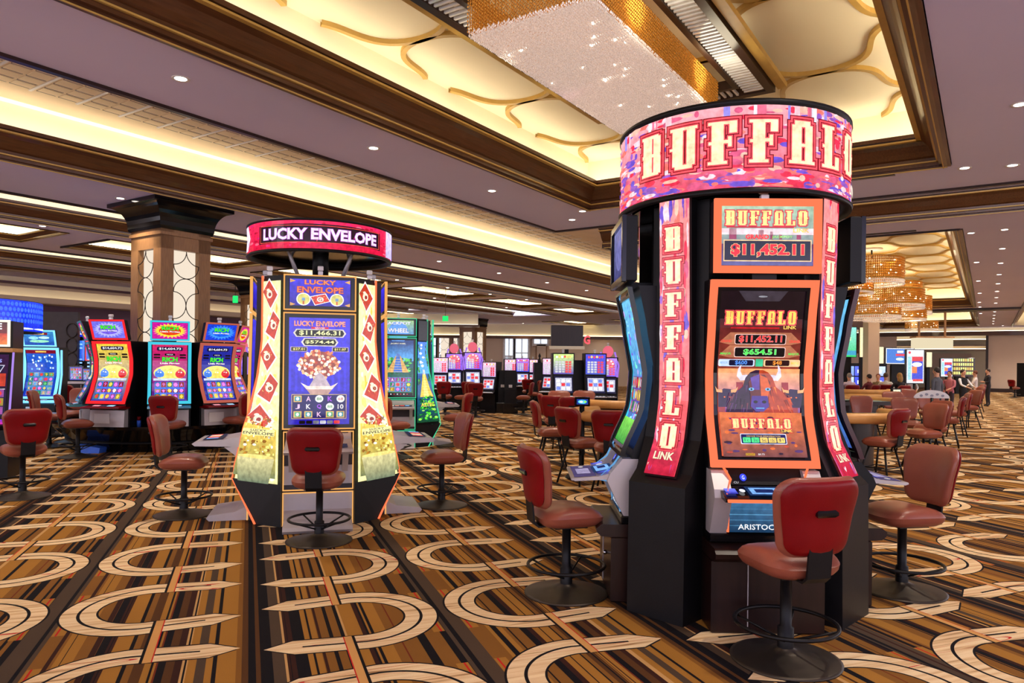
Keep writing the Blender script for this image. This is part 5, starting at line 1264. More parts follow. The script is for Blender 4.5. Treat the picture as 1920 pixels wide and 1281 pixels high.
# blue neon machine further left
def neon_art(A):
    A.rect(-.27, .44, .27, 1.51, rgb(20, 40, 170), rgb(30, 90, 200)); A.rect(-.27, 1.42, .27, 1.5, rgb(120, 16, 40)); A.rrect(-.1, 1.445, .1, 1.475, .01, GD); r = random.Random(3)
    for k in range(26): A.rect(*(lambda x, y: (x, y, x+.03, y+.04))(r.uniform(-.22, .2), r.uniform(1.05, 1.36)), r.choice([rgb(190, 225, 255), rgb(110, 180, 250), rgb(230, 240, 255)]), layer=(k % 8 == 0))
    reels(A, -.23, .5, .23, 1.0, 5, 5, 17, rgb(60, 130, 190))
t, rT = curved_machine('slot machine outlined in bright blue neon near the left edge', (-10.54, 16.20, .42), math.radians(14), M_BLUEE, neon_art, belly=M_BLACK)
def f(A): A.rect(-.27, 1.61, .27, 1.90, rgb(30, 70, 170), rgb(60, 140, 200)); A.rect(-.16, 1.83, .16, 1.88, rgb(120, 20, 40)); A.rrect(-.1, 1.84, .1, 1.87, .01, GD); A.ell(-.1, 1.76, .09, .035, rgb(150, 225, 255), 12); A.ell(.09, 1.77, .1, .03, rgb(190, 240, 255), 12); A.ell(0, 1.69, .18, .03, rgb(150, 230, 190), 14)
top_art(t, rT, f); candle(t, -.1, -.15, 1.94)
b = MB(); b.box(-.45, .45, -.4, .5, -.42, 0, M_BLACKG); b.build('stand', t)
b = MB()
for sg in (-1, 1): b.tube([(sg*.37, -.24, -.35), (sg*.37, -.24, .3), (sg*.37, -.06, .95), (sg*.37, -.08, 1.5)], .02, M_BLUEE, 8)
b.build('neon_edge', t, 'tall blue neon lines')
# large machine cut by the left edge
t = thing('slot_machine', 'big slot machine cut by the left picture edge, reel symbols glowing', 'slot machine', (-7.59, 10.30, 0), math.radians(20))
b = MB(); b.prism([(-.30, 0), (-.30, .70), (-.50, .78), (-.30, .86), (-.12, 1.80), (-.12, 2.25), (.4, 2.25), (.4, 0)], -.42, .42, M_BLACK, 'x'); b.build('body', t)
b = MB(); b.box(-.44, .44, -.2, .3, 1.80, 1.86, M_TAN, .01); b.build('ledge', t)
b = MB(); bars(b, -.4, .4, [1.88, 2.26], lambda z: .16, .03, 0, .03, emis('white_tube', rgb(255, 235, 210), 1.3)); b.build('top_frame', t)
A = Art(); A.rect(-.37, 1.91, .37, 2.23, rgb(150, 30, 20), rgb(60, 10, 20)); A.rect(-.37, 1.91, .37, 2.07, rgb(240, 120, 30), rgb(190, 40, 20)); A.text('NCE', .15, 2.17, .09, .3, W_, .03); A.text('G', .2, 2.08, .07, .07, W_, .03)
A.build('top_display', lambda u, v, o: (u, -.165-o, v), t)
A = Art(); A.rect(-.38, .90, .38, 1.77, rgb(20, 14, 30), rgb(50, 20, 60)); A.text("NIC'S", .2, 1.68, .05, .2, rgb(150, 160, 240), .02)
A.poly([(-.3, 1.5), (.28, 1.5), (.34, 1.62), (-.3, 1.62)], rgb(200, 200, 220)); A.poly([(-.29, 1.51), (.27, 1.51), (.325, 1.61), (-.29, 1.61)], rgb(20, 30, 60)); A.text('3.70', .15, 1.56, .06, .26, rgb(190, 220, 255), .02)
A.poly([(-.3, 1.36), (.22, 1.36), (.27, 1.46), (-.3, 1.46)], rgb(160, 160, 200)); A.poly([(-.29, 1.37), (.21, 1.37), (.255, 1.45), (-.29, 1.45)], rgb(20, 40, 40)); A.text('.06', .14, 1.41, .05, .2, rgb(120, 180, 240), .02); A.rect(.26, 1.32, .36, 1.5, rgb(190, 60, 40))
reels(A, -.36, .92, .36, 1.28, 4, 3, 21, rgb(20, 30, 60)); A.frame(-.36, 1.275, .36, 1.285, .003, W_)
rL = lambda z: lerp(.30, .12, (z-.86)/.94)
A.build('display', lambda u, v, o: (u, -rL(v)-.006-o, v), t)
A = Art(); A.rect(-.4, 0, .4, .16, rgb(200, 40, 140), rgb(120, 60, 200)); A.rrect(.05, .03, .2, .12, .01, rgb(120, 240, 150)); A.rrect(-.2, .03, -.02, .12, .01, rgb(60, 60, 160)); A.build('deck_screen', lambda u, v, o: (u, -.48+v, .80+v*.35+o), t)
b = MB()
for sg in (-1, 1): b.tube([(sg*.43, -.30, .85), (sg*.43, -.12, 1.8)], .014, M_PURPE if False else emis('violet_tube', rgb(190, 150, 255), .8), 6)
b.build('edge_light', t)
# curved overhead sign with hexagons
t = thing('overhead_sign', 'curved blue hexagon patterned overhead sign at the far left', 'sign', (-10.58, 13.50, 0))
b = MB(); Rh = 1.5; b.lathe([(Rh-.08, 2.22), (Rh-.005, 2.22), (Rh-.005, 2.80), (Rh-.08, 2.80), (Rh-.08, 2.22)], M_BLACK, 48); b.tube([(0, 0, 0), (0, 0, 2.5)], .15, M_BLACK, 12); b.box(-Rh+.05, Rh-.05, -.05, .05, 2.3, 2.4, M_BLACK); b.build('drum', t)
A = Art(); U = PI*Rh; A.rect(-U, 2.23, U, 2.79, rgb(20, 50, 235), rgb(24, 60, 250))
for i in range(110):
    for j in range(4):
        cu = -U+.085*(i+.5*(j % 2)+.5); 
        if cu < U-.06: A.ell(cu, 2.42+.1*j, .037, .042, rgb(60, 110, 255), 6, layer=(i == 0 and j == 0))
A.rrect(.0, 2.53, 1.16, 2.575, .02, rgb(190, 215, 255)); A.ell(.6, 2.553, .06, .05, rgb(220, 235, 255), 6); A.rrect(.1, 2.543, .5, 2.562, .008, rgb(60, 100, 255)); A.rrect(.7, 2.543, 1.1, 2.562, .008, rgb(60, 100, 255)); A.ell(1.30, 2.55, .15, .13, W_, 6)
for k in range(3): A.rect(1.22, 2.50+.045*k, 1.38, 2.512+.045*k, rgb(40, 80, 240))
for k in range(6): A.ell(-1.5+k*.9, 2.28, .45, .02, rgb(230, 240, 255), 14, layer=(k == 0))
A.build('display', lambda u, v, o: ((Rh+o)*math.sin(u/Rh), -(Rh+o)*math.cos(u/Rh), v), t, cu=[-U+2*U*i/60 for i in range(1, 60)])
# roulette displays
def panel_display(label, x, y, w_, z0, z1, art, rz=0, frame=M_BLACKG, post=None, cat='display', nm='display_panel'):
    t = thing(nm, label, cat, (x, y, 0), rz)
    b = MB(); b.box(-w_/2, w_/2, 0, .09, z0, z1, frame, .01)
    if post: b.tube([(0, .05, 0), (0, .05, z0)], .04, M_BLACK, 8); b.lathe([(.0001, 0), (.25, 0), (.25, .03), (.0001, .03)], M_BLACK, 16)
    else: b.box(-w_/2*.5, w_/2*.5, .09, .3, 0, z0+.1, M_BLACK)
    b.build('housing', t)
    A = Art(.0015); art(A, w_/2-.03*max(1, w_), z0+.03*max(1, w_), z1-.03*max(1, w_)); A.build('screen', lambda u, v, o: (u, -.003-o, v), t)
    return t
def ar(A, h, z0, z1): A.rect(-h, z0, h, z1, rgb(20, 40, 230)); A.rect(.35*h, z0, h, z1, rgb(230, 20, 50)); A.text('ROULETTE', -.05*h, (z0+z1)/2, (z1-z0)*.6, h*1.5, W_, .03)
panel_display('blue and red lit roulette sign above the two tall displays at left', -11.94, 20.00, 1.05, 2.32, 2.66, ar, nm='roulette_sign', cat='sign')
def av(c):
    def f(A, h, z0, z1):
        A.rect(-h, z0, h, z1, rgb(20, 60, 190), rgb(60, 130, 230)); A.frame(-h, z0, h, z1, .03, c)
        for k in range(7): A.rect(-h*.6, z1-.12-.1*k, h*.6, z1-.08-.1*k, rgb(150, 200, 255), layer=(k == 0))
        A.rect(-h*.8, z0+.05, h*.8, z0+.3, rgb(40, 90, 210))
    return f
panel_display('tall blue vertical display left of the red edged one', -11.77, 19.60, .36, 1.66, 2.26, av(rgb(60, 120, 255)))
panel_display('tall red edged vertical display beside the blue one', -11.45, 19.60, .36, 1.66, 2.26, av(rgb(255, 30, 40)))
def low(A, h, z0, z1): A.rect(-h, z0, h, z1, rgb(70, 60, 160)); reels(A, -h*.9, z0+.03, h*.9, z1-.03, 4, 4, 9, rgb(160, 150, 230))
panel_display('bright small terminal screen below the roulette displays', -11.36, 18.80, .38, 1.15, 1.55, low)
panel_display('small terminal screen right of the bright one below the roulette displays', -10.90, 18.60, .38, 1.15, 1.5, low)
b = MB()
for i, (x0, x1) in enumerate(((-1.2, -.85), (-.75, -.4))): b.box(x0, x1, -.1, .15, 1.16, 1.19, M_GREENE, .01)
b.box(-1.3, 1.0, -.3, .4, .0, 1.15, M_DARKW); b.box(-1.35, 1.05, -.35, .45, 1.12, 1.155, M_SILVER); 
for k in range(5): b.box(-1.3+.5*k, -1.28+.5*k, -.31, -.3, .1, 1.1, M_SILVER)
tag(b.build('betting_counter'), 'dark counter with green lit strips under the roulette terminals', 'counter').location = (-10.78, 18.00, 0)
t = MB(); t.box(-.6, .6, 0, .1, 0, 3, M_DARKW)
for k in range(5): t.tube([(.45+.15*math.cos(2*PI*j/16), -.02, .9+.4*k+.19*math.sin(2*PI*j/16)) for j in range(16)], .012, M_GRILLE, 5, closed=True)
tag(t.build('lattice_screen'), 'dark ring patterned divider behind the blue neon machine', 'divider').location = (-12.35, 19.50, 0)

# ------------------------------------------------------------------ upright machines of the distant rows
def upright(seed, top, lab, wheel=False):
    t = thing('slot_machine', lab, 'slot machine'); r = random.Random(seed)
    b = MB(); b.prism([(-.28, .0), (-.28, .72), (-.42, .76), (-.30, .84), (-.16, 1.34), (-.16, 1.95), (.3, 1.95), (.3, 0)], -.30, .30, M_BLACK, 'x'); b.build('cabinet', t)
    A = Art(.001); A.rect(-.27, 1.38, .27, 1.92, top[0], top[1])
    if wheel:
        A.ell(0, 1.75, .2, .15, top[2], 16)
        for k in range(8): A.ell(.15*math.cos(k*PI/4), 1.75+.11*math.sin(k*PI/4), .03, .03, r.choice([W_, GD, rgb(230, 40, 60)]), 8, layer=(k == 0))
    else:
        for k in range(6): A.ell(-.18+.072*k, 1.84+.012*(k % 2), .03, .035, r.choice([W_, GD, top[3]]), 8, layer=(k == 0))
    for i in range(5):
        for j in range(5): A.rect(-.22+.09*i, 1.42+.065*j, -.15+.09*i, 1.47+.065*j, top[3] if i > 2 else tuple(q*.6 for q in W_), layer=(i == j == 0))
    A.build('upper_display', lambda u, v, o: (u, -.165-o, v), t)
    A = Art(.001); A.rect(-.25, .88, .25, 1.33, rgb(30, 30, 60)); A.rrect(-.22, .93, .22, 1.28, .01, rgb(190, 190, 210)); r2 = r
    for i in range(3):
        for j in range(3): A.rect(-.19+.13*i, .96+.1*j, -.09+.13*i, 1.04+.1*j, r2.choice([W_, rgb(120, 140, 230), rgb(240, 240, 250), rgb(230, 60, 70)]), layer=(i == j == 0))
    A.build('reel_display', lambda u, v, o: (u, -lerp(.30, .16, (v-.84)/.5)-.004-o, v), t)
    b = MB(); b.box(-.28, .28, -.44, -.28, .755, .79, M_SILVER, .01); 
    for k in range(5): b.box(-.2+.09*k, -.14+.09*k, -.42, -.36, .79, .80, M_BTNW)
    b.build('button_deck', t)
    if wheel:
        b = MB(); b.ball((0, .0, 2.12), .16, emis('topper_glow%d' % seed, top[2], .9), 12, 8, (1, .4, 1.1)); 
        for sg in (-1, 1): b.tube([(sg*.28, -.17, 1.36), (sg*.32, -.17, 1.7), (sg*.2, -.1, 2.1)], .03, emis('topper_arm%d' % seed, top[1], .9), 8)
        b.build('topper', t)
    candle(t, 0, 0, 1.95 if not wheel else 2.28)
    return t
U1 = upright(1, (rgb(200, 170, 220), rgb(240, 190, 210), W_, rgb(230, 20, 40)), '')
U2 = upright(2, (rgb(120, 80, 220), rgb(170, 120, 240), rgb(240, 110, 130), rgb(220, 60, 100)), '', True)
U3 = upright(3, (rgb(60, 80, 220), rgb(200, 120, 220), W_, rgb(240, 90, 50)), '')
U4 = upright(4, (rgb(70, 40, 160), rgb(200, 230, 120), W_, rgb(235, 40, 30)), '')
U5 = upright(5, (rgb(30, 60, 190), rgb(50, 40, 210), W_, rgb(220, 20, 60)), '')
G3 = 'upright slot machines in the distant rows'
for src, x, y, deg, lab, sc in (
    (U1, -2.68, 27.00, 6, 'pale fronted distant machine with red square, at the left end of the centre row', 1.0),
    (U2, -2.19, 27.20, 8, 'violet winged machine with pink globe topper, first of two', 1.08),
    (U2, -1.46, 26.60, 8, 'violet winged machine with pink globe topper, second of two', 1.1),
    (U3, -1.03, 26.80, 12, 'low machine with blue display right of the violet winged pair', .9),
    (U1, -0.73, 25.40, -24, 'machine turned left beside the black cabinet end of the centre row', .92),
    (U1, -0.05, 31.00, 6, 'distant machine with red square above the black cabinets', 1.0),
    (U3, 0.44, 31.00, 6, 'distant machine with blue and orange display in the second row', 1.02),
    (U1, 0.91, 31.50, -20, 'narrow distant machine turned left at the end of the second row', 1.0),
    (U4, 1.45, 20.60, 3, 'machine with green and red number grid behind the card tables', 1.05),
    (U5, 2.36, 20.60, 3, 'machine with deep blue and crimson number grid near the red pod', 1.05),
    (U2, 2.86, 21.50, -10, 'machine with orange glowing side half hidden by the red pod', 1.0),
    (U1, 1.39, 25.00, -30, 'distant machine with pale violet edge left of the green grid machine', 1.0),
    (U3, -6.98, 18.00, 10, 'machine with blue curtain display behind the copper outlined machine', 1.0),
    (U2, -7.46, 20.00, -20, 'machine with white glowing topper left of the envelope pod', 1.0),
    (U3, -8.56, 24.00, 0, 'pale blue lit machine in the gap left of the envelope pod', 1.05),
    (U5, -8.82, 22.00, 0, 'small machine with violet topper behind the copper outlined machine', 1.12),
    (U5, 32.70, 46.00, 40, 'machine with blue glow cut by the right picture edge', 1.1)):
    place(src, (x, y, 0), math.radians(deg), lab, G3, sc)
for x, y, w_, h_, lab in ((-0.34, 25.60, .45, 1.5, 'black cabinet back beside the turned machine, round sticker on it'), (-0.06, 25.40, .42, 1.5, 'black cabinet back with small white label at the row end'),
                          (-1.84, 27.60, .42, 2.0, 'tall black cabinet between the two violet winged machines'), (1.96, 21.00, .62, 1.85, 'wide black cabinet between the two number grid machines'), (1.13, 29.50, .5, 1.8, 'slim black cabinet with a small figure topper')):
    t = thing('black_cabinet', lab, 'cabinet', (x, y, 0), .05)
    b = MB(); b.prism([(-.3, .36), (-.3, h_*.55), (-.2, h_), (.3, h_), (.3, .36)], -w_/2, w_/2, M_BLACK, 'x'); b.build('shell', t)
    b = MB(); b.box(-w_/2-.05, w_/2+.05, -.4, .4, 0, .36, M_BLACKG, .01); b.build('plinth', t)
    b = MB(); b.box(-.06, .06, -.315, -.298, .9, 1.0, M_WHITE, .003); b.build('sticker', t)
    if 'figure' in lab: b = MB(); b.lathe([(.0001, h_), (.08, h_), (.05, h_+.06), (.03, h_+.2), (.06, h_+.26), (.02, h_+.36), (.0001, h_+.4)], M_BLACK, 10); b.build('topper', t)
b = MB(); b.box(-3.2, 2.2, -.5, .5, 0, .34, M_BLACKG, .02); tag(b.build('row_plinth'), 'long low black plinth under the violet winged machines', 'plinth').location = (-1.61, 27.20, -.001)
b = MB(); b.box(-1.2, 1.5, -.5, .5, 0, .05, M_BLACKG, .01); tag(b.build('row_plinth'), 'low black plinth under the number grid machines', 'plinth').location = (1.93, 20.90, -.001)
t = thing('topper_sign', 'dark square topper box with glowing red letter above the green grid machine', 'sign', (1.71, 22.60, 0))
b = MB(); b.box(-.5, .5, -.1, .1, 2.3, 2.95, M_BASEW, .01); b.box(-.06, .06, 0, .1, 0, 2.3, M_BLACK); b.box(-.55, .55, -.12, .12, 2.2, 2.3, M_CREAM); b.build('box', t)
A = Art(); A.text('G', .62, 2.5, .28, .2, rgb(255, 60, 70), .04); A.build('letter', lambda u, v, o: (u, -.1-o, v), t)
# table displays
def card(A, h, z0, z1): A.rect(-h, z0, h, z1, rgb(30, 60, 150)); A.ell(0, (z0+z1)/2, h*.8, (z1-z0)*.38, rgb(90, 200, 230), 14); A.ell(-h*.2, (z0+z1)/2, h*.3, (z1-z0)*.2, W_, 10); A.ell(h*.5, (z0+z1)*.5, h*.2, (z1-z0)*.2, rgb(150, 230, 60), 8)
panel_display('small blue screen on a stem at the centre card table', 1.07, 10.90, .23, 1.08, 1.22, card, post=True)
def pale(A, h, z0, z1): A.rect(-h, z0, h, z1, rgb(230, 222, 190))
panel_display('small cream limit sign tilted on the right hand card table', 10.68, 20.00, .26, .95, 1.15, pale)
t = thing('arc_sign', 'pale arched sign with printed scrollwork on a card table', 'sign', (9.79, 16.80, 0))
b = MB(); b.prism([(.42*math.cos(PI*k/14), 1.02+.19*math.sin(PI*k/14)) for k in range(15)], 0, .02, M_WHITE, 'y'); b.build('board', t)
A = Art(); 
for k in range(5): A.ell(-.25+.125*k, 1.08+.03*(k % 2), .04, .03, rgb(90, 80, 90), 10, layer=(k == 0))
A.build('scrolls', lambda u, v, o: (u, -.002-o, v), t)
b = MB(); b.lathe([(.0001, 0), (.2, 0), (.2, .03), (.03, .05), (.03, 1.03), (.0001, 1.03)], M_BLACK, 12); b.build('stem', t)
# lounge displays
def wheelart(A, h, z0, z1):
    H = z1-z0; A.rect(-h, z0, h, z1, rgb(235, 240, 250)); A.rect(-h*.4, z0+.1*H, h*.9, z0+.8*H, rgb(40, 60, 200)); A.rect(-h*.4, z0+.66*H, h*.9, z0+.8*H, rgb(210, 30, 40)); A.rect(-h*.4, z0+.3*H, h*.2, z0+.5*H, rgb(240, 120, 50)); A.ell(h*.2, z0+.56*H, h*.6, H*.07, W_, 14); A.rect(-h*.3, z0+.05*H, h*.9, z0+.12*H, rgb(230, 60, 50)); A.ell(-h*.7, z1-.08*H, h*.16, h*.16, rgb(230, 50, 60), 12); A.rect(-h*.9, z0+.1*H, -h*.5, z0+.8*H, rgb(150, 210, 220))
panel_display('tall advertising display on a black post above the card tables', 13.42, 24.00, .62, 1.2, 2.36, wheelart, post=True)
panel_display('smaller advertising display on a post further back', 19.29, 32.00, .56, 1.35, 2.2, wheelart, post=True)
def ballart(A, h, z0, z1):
    H = z1-z0; A.rect(-h, z0, h, z1, rgb(40, 110, 200)); A.frame(-h, z0, h, z1, .04, W_); A.rect(-h*.2, z0+.7*H, h*.25, z0+.85*H, W_); A.rect(-h*.3, z0+.5*H, h*.35, z0+.64*H, rgb(220, 30, 60)); A.ell(0, z0+.3*H, h*.3, H*.1, rgb(210, 230, 255), 12)
panel_display('wide blue advertising screen above the lounge players', 23.66, 44.00, 1.8, 1.95, 3.0, ballart)
def green(A, h, z0, z1): A.rect(-h, z0, h, z1, rgb(60, 200, 110), rgb(150, 230, 220)); A.rect(-h, z0+.1, h, z0+.35, rgb(70, 160, 200)); A.rect(-h*.6, z0+.9, h*.4, z0+1.1, rgb(200, 250, 190))
panel_display('green sports field screen high behind the right flank of the red pod', 18.61, 40.00, 1.0, 2.3, 4.0, green)
def creamp(A, h, z0, z1): A.rect(-h, z0, h, z1, rgb(255, 236, 180))
for px_lab, x, y, w_, z0, z1 in (('between the green screen and the grey pier', 19.50, 40.00, .5, 2.3, 4.0), ('left of the wide blue screen', 22.52, 44.00, .34, 1.9, 3.05), ('right of the wide blue screen', 26.61, 46.00, .4, 1.8, 2.8)):
    panel_display('glowing cream wall lantern '+px_lab, x, y, w_, z0, z1, creamp, frame=M_WOOD, cat='wall light', nm='wall_lantern')
b = MB(); b.box(-.3, .3, -.3, .3, 0, 4.9, M_BEIGE); tag(b.build('grey_pier'), 'plain grey pier beside the cream lantern behind the red pod', 'pillar').location = (19.41, 39.00, 0)
t = thing('video_wall', 'wall of blue lit screens behind the lounge players', 'display', (20.25, 42.00, 0))
b = MB(); b.box(-1.6, 1.6, .02, .2, 0, 2.0, M_BLACK); b.build('frame', t)
for i in range(5):
    for j in range(2):
        A = Art(.002); c = [rgb(60, 90, 250), rgb(170, 190, 255), rgb(40, 60, 220), rgb(120, 150, 255), rgb(60, 80, 240)][(i+2*j) % 5]; A.rect(-1.5+.61*i, .65+.62*j, -.94+.61*i, 1.2+.62*j, c, tuple(min(1, q*1.5) for q in c)); A.rect(-1.35+.61*i, .8+.62*j, -1.15+.61*i, 1.0+.62*j, W_)
        A.build('screen', lambda u, v, o: (u, -o, v), t)
def shelf(A, h, z0, z1):
    A.rect(-h, z0, h, z1, rgb(60, 30, 20)); r = random.Random(8)
    for i in range(10):
        for j in range(4): A.rect(-h+.05+i*.19*h, z0+.1+j*.25*(z1-z0), -h+.05+(i*.19+.13)*h, z0+.1+(j*.25+.16)*(z1-z0), r.choice([rgb(255, 240, 120), rgb(230, 250, 140), rgb(255, 200, 90)]), layer=(i == j == 0))
panel_display('bright yellow lit shelves beyond the dealer', 31.25, 50.00, 1.7, 1.2, 2.5, shelf)
# hanging lantern box
t = thing('pendant_lantern', 'long rectangular cream lantern hanging on two rods over the lounge', 'ceiling light', (23.28, 40.00, 0))
b = MB(); b.box(-1.0, 1.0, -.3, .3, 2.85, 3.42, emis('lantern_paper', rgb(238, 222, 186), .9), .01); b.build('shade', t)
b = MB(); b.box(-1.05, 1.05, -.34, .34, 3.42, 3.5, M_TAN); b.build('cap', t)
for sx in (-.72, .72): b = MB(); b.box(sx-.05, sx+.05, -.03, .03, 3.5, 4.9, M_TAN); b.build('rod', t)
b = MB(); b.box(-.01, .01, -.01, .01, .2, 1.4, M_BLACK); b.box(-.12, .12, -.03, .03, 0, .22, emis('exit_green', rgb(40, 220, 110), 1.2), .01); tag(b.build('exit_sign'), 'small green exit sign hanging above the distant slot rows', 'sign').location = (-2.82, 30.30, 3.5)
b = MB(); b.box(-.01, .01, -.01, .01, .28, .75, M_BLACK); b.box(-.1, .1, -.03, .03, 0, .3, emis('exit_green', rgb(40, 220, 110), 1.2), .01); tag(b.build('exit_sign'), 'small green exit sign beside the pillar left of the envelope pod', 'sign').location = (-11.54, 30.00, 4.15)

# ------------------------------------------------------------------ people
def person(label, x, y, rz, h, top, legs, hair, pose='stand', arms='down', vest=None, long_hair=False, skin=(214, 160, 130)):
    S_ = h/1.75
    J = {'pel': (0, 0, .95), 'bel': (0, 0, 1.12), 'che': (0, .01, 1.32), 'nek': (0, 0, 1.50), 'hd0': (0, .01, 1.60), 'hd1': (0, .015, 1.70)}
    R = {'pel': (.15, .11), 'bel': (.14, .10), 'che': (.165, .11), 'nek': (.055, .055), 'hd0': (.075, .088), 'hd1': (.07, .082)}
    E_ = [('pel', 'bel'), ('bel', 'che'), ('che', 'nek'), ('nek', 'hd0'), ('hd0', 'hd1')]
    for s, sg in (('l', -1), ('r', 1)):
        J['sh'+s] = (sg*.19, 0, 1.42); R['sh'+s] = (.058, .058)
        if arms == 'down': J['el'+s] = (sg*.25, -.02, 1.13); J['wr'+s] = (sg*.25, .06, .88)
        elif arms == 'fold': J['el'+s] = (sg*.25, .06, 1.14); J['wr'+s] = (sg*.07, .25, 1.17)
        else: J['el'+s] = (sg*.27, .14, 1.18); J['wr'+s] = (sg*.18, .38, 1.08)
        R['el'+s] = (.042, .042); R['wr'+s] = (.028, .028)
        a = Vector(J['wr'+s]); d = (a-Vector(J['el'+s])).normalized(); J['ha'+s] = tuple(a+d*.07); R['ha'+s] = (.036, .022)
        E_ += [('che', 'sh'+s), ('sh'+s, 'el'+s), ('el'+s, 'wr'+s), ('wr'+s, 'ha'+s)]
        J['hi'+s] = (sg*.095, 0, .90); R['hi'+s] = (.09, .09)
        if pose == 'stand': J['kn'+s] = (sg*.10, .02, .50); J['an'+s] = (sg*.11, -.02, .09); J['fo'+s] = (sg*.13, .13, .035)
        else: J['kn'+s] = (sg*.14, .42, .92); J['an'+s] = (sg*.14, .40, .50); J['fo'+s] = (sg*.14, .52, .45)
        R['kn'+s] = (.06, .06); R['an'+s] = (.042, .042); R['fo'+s] = (.045, .035)
        E_ += [('pel', 'hi'+s), ('hi'+s, 'kn'+s), ('kn'+s, 'an'+s), ('an'+s, 'fo'+s)]
    dz = -.22 if pose == 'sit' else 0
    K = list(J); me = bpy.data.meshes.new('person'); me.from_pydata([(J[k][0]*S_, J[k][1]*S_, (J[k][2]+dz)*S_) for k in K], [(K.index(a), K.index(b)) for a, b in E_], [])
    o = bpy.data.objects.new('person', me); COL.objects.link(o)
    o.modifiers.new('s', 'SKIN'); o.modifiers.new('u', 'SUBSURF').levels = 1
    for i, k in enumerate(K): sv = me.skin_vertices[0].data[i]; sv.radius = (R[k][0]*S_, R[k][1]*S_); sv.use_root = (k == 'pel')
    dg = bpy.context.evaluated_depsgraph_get(); m2 = bpy.data.meshes.new_from_object(o.evaluated_get(dg))
    bpy.data.objects.remove(o)
    mb = MB(); V = [tuple(v.co) for v in m2.vertices]
    ms = mat('skin_%d' % skin[0], rgb(*skin), .5, var=.05); mt = mat('cloth_%d_%d_%d' % top, rgb(*top), .8, var=.12); ml = mat('cloth_%d_%d_%d' % legs, rgb(*legs), .8, var=.12); mh = mat('hair_%d_%d_%d' % hair, rgb(*hair), .6, var=.2)
    mv = mat('cloth_%d_%d_%d' % vest, rgb(*vest), .8) if vest else None; shoe = mat('shoe', rgb(26, 22, 22), .4)
    G = {}
    hands = [Vector(J['wr'+s])+Vector((0, 0, dz)) for s in 'lr']
    for p in m2.polygons:
        c = p.center/S_; z = c.z-dz
        if z > 1.49: m = ms
        elif any((c-hh).length < .10 for hh in hands) and (c-Vector((0, 0, c.z))).length > .05: m = ms
        elif (pose == 'stand' and z < .12) or (pose == 'sit' and c.z < .32): m = shoe
        elif z < .97 or (pose == 'sit' and c.y > .14 and z < 1.02): m = ml
        elif mv and abs(c.x) < .17: m = mv
        else: m = mt
        G.setdefault(m.name, (m, []))[1].append(list(p.vertices))
    for m, fs in G.values(): mb.add(V, fs, m, True)
    bpy.data.meshes.remove(m2)
    mb.ball((0, .02*S_, (1.665+dz)*S_), .095*S_, ms, 14, 10, (.82, .98, 1.18))            # skull and face
    mb.ball((0, .115*S_, (1.645+dz)*S_), .017*S_, ms, 8, 6, (.8, 1, 1.3))
    mb.ball((0, .10*S_, (1.60+dz)*S_), .02*S_, mat('lips', rgb(160, 80, 76), .5), 8, 6, (1.1, .5, .35))
    for sg in (-1, 1):
        mb.ball((sg*.033*S_, .098*S_, (1.675+dz)*S_), .012*S_, mat('eye', rgb(40, 30, 28), .2), 8, 6, (1.1, .6, .8)); mb.ball((sg*.08*S_, .01*S_, (1.655+dz)*S_), .02*S_, ms, 8, 6, (.4, .7, 1.2))
    for s, sg in (('l', -1), ('r', 1)):                                                       # fingers and thumb
        a = Vector(J['ha'+s]); d = (a-Vector(J['wr'+s])).normalized(); sd = d.cross(Vector((0, 0, 1)) if abs(d.z) < .9 else Vector((0, 1, 0))).normalized()
        for k in range(4):
            b0 = a+sd*(k-1.5)*.017; ln = (.055, .068, .072, .06)[k]; q = [b0, b0+d*ln*.55, b0+d*ln*.85+Vector((0, 0, -.02))]
            mb.tube([(v.x*S_, v.y*S_, (v.z+dz)*S_) for v in q], [.009*S_, .008*S_, .006*S_], ms, 6)
        b0 = a-d*.03-sd*.02*sg; q = [b0, b0+(d*.5-sd*sg).normalized()*.04, b0+(d-sd*sg*.6).normalized()*.07]
        mb.tube([(v.x*S_, v.y*S_, (v.z+dz)*S_) for v in q], [.011*S_, .010*S_, .007*S_], ms, 6)
    o = mb.build('person'); o.location = (x, y, 0); o.rotation_euler = (0, 0, rz); tag(o, label, 'person')
    hb = MB(); hb.ball((0, -.005*S_, (1.70+dz)*S_), .10*S_, mh, 14, 9, (.9, 1.0, 1.02 if not long_hair else 1.1))
    if long_hair: hb.ball((0, -.05*S_, (1.58+dz)*S_), .1*S_, mh, 12, 8, (.95, .6, 1.5))
    hb.build('hair', o)
    return o
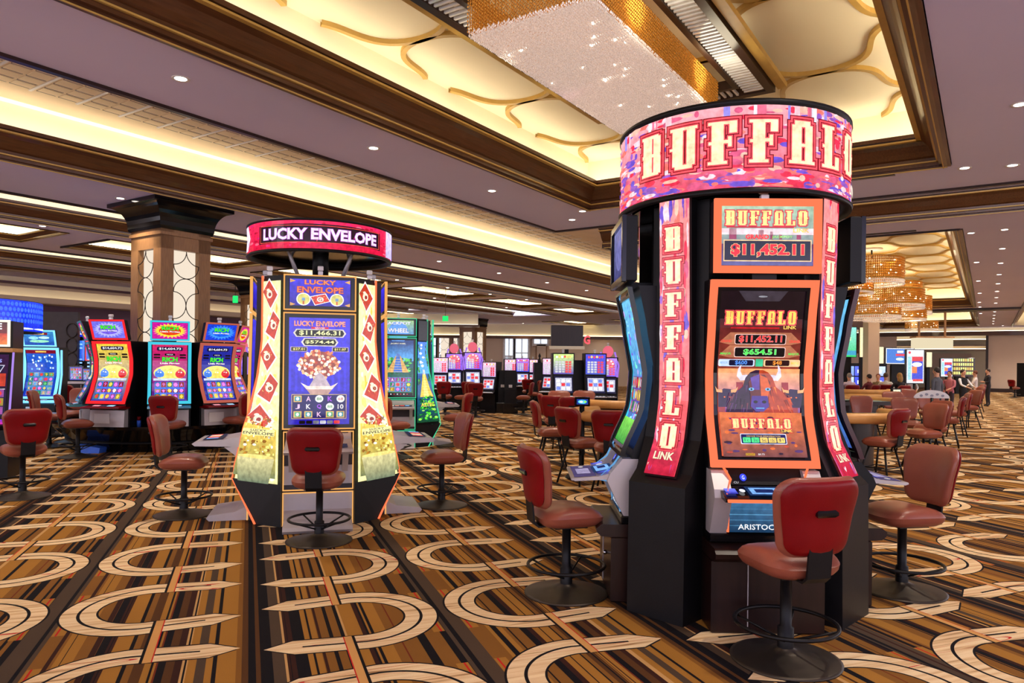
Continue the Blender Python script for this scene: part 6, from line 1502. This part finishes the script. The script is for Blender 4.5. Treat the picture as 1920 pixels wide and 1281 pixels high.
person('person in a dark coat standing in the aisle with arms folded', 22.11, 33.48, math.radians(80), 1.70, (44, 42, 48), (38, 36, 44), (60, 44, 36), arms='fold')
person('dealer in a black vest over white shirt leaning at the far card table', 16.89, 27.00, math.radians(200), 1.66, (238, 236, 240), (24, 22, 26), (50, 30, 26), arms='reach', vest=(24, 22, 28))
person('second staff person in white shirt behind the vested dealer', 19.28, 30.00, math.radians(60), 1.62, (232, 220, 214), (28, 24, 28), (110, 60, 40), arms='reach')
person('person in a dark grey shirt walking behind the card tables', 12.38, 21.00, math.radians(30), 1.72, (84, 86, 96), (50, 50, 60), (50, 44, 42))
person('person in a pink shirt beside the dark grey shirted walker', 15.79, 26.00, math.radians(120), 1.6, (190, 110, 120), (60, 50, 60), (70, 40, 36), arms='reach')
person('seated person seen from behind with blond hair and black jacket', 13.98, 26.00, math.radians(10), 1.72, (30, 28, 34), (30, 30, 40), (176, 136, 76), pose='sit', arms='reach', long_hair=True)
person('seated person in a white shirt left of the blond one', 14.00, 27.00, math.radians(-30), 1.72, (226, 224, 214), (50, 50, 60), (80, 60, 50), pose='sit', arms='reach')
person('seated person in dark red at the lounge table', 13.13, 26.50, math.radians(30), 1.66, (110, 40, 50), (40, 36, 44), (40, 30, 30), pose='sit', arms='reach')
person('seated person in olive top at the lounge table', 14.48, 28.50, math.radians(150), 1.66, (130, 110, 80), (40, 36, 44), (120, 60, 50), pose='sit', arms='reach')
person('seated person in a pale violet shirt next to the red pod flank', 12.17, 26.00, math.radians(0), 1.7, (222, 206, 224), (50, 46, 60), (150, 140, 136), pose='sit', arms='reach')
person('seated person in pale grey near the tall advertising display', 16.58, 30.00, math.radians(160), 1.66, (170, 170, 180), (40, 36, 44), (90, 60, 50), pose='sit', arms='reach')
for i, (x, y, rz) in enumerate(((13.98, 26.00, 10), (14.00, 27.00, -30), (13.13, 26.50, 30), (14.48, 28.50, 150), (12.17, 26.00, 0), (16.58, 30.00, 160))):
    place(TS, (x, y, 0), math.radians(rz), 'table stool occupied by the '+['blond person in black', 'person in the white shirt', 'person in dark red', 'person in olive', 'person in pale violet', 'person in pale grey'][i], G2)
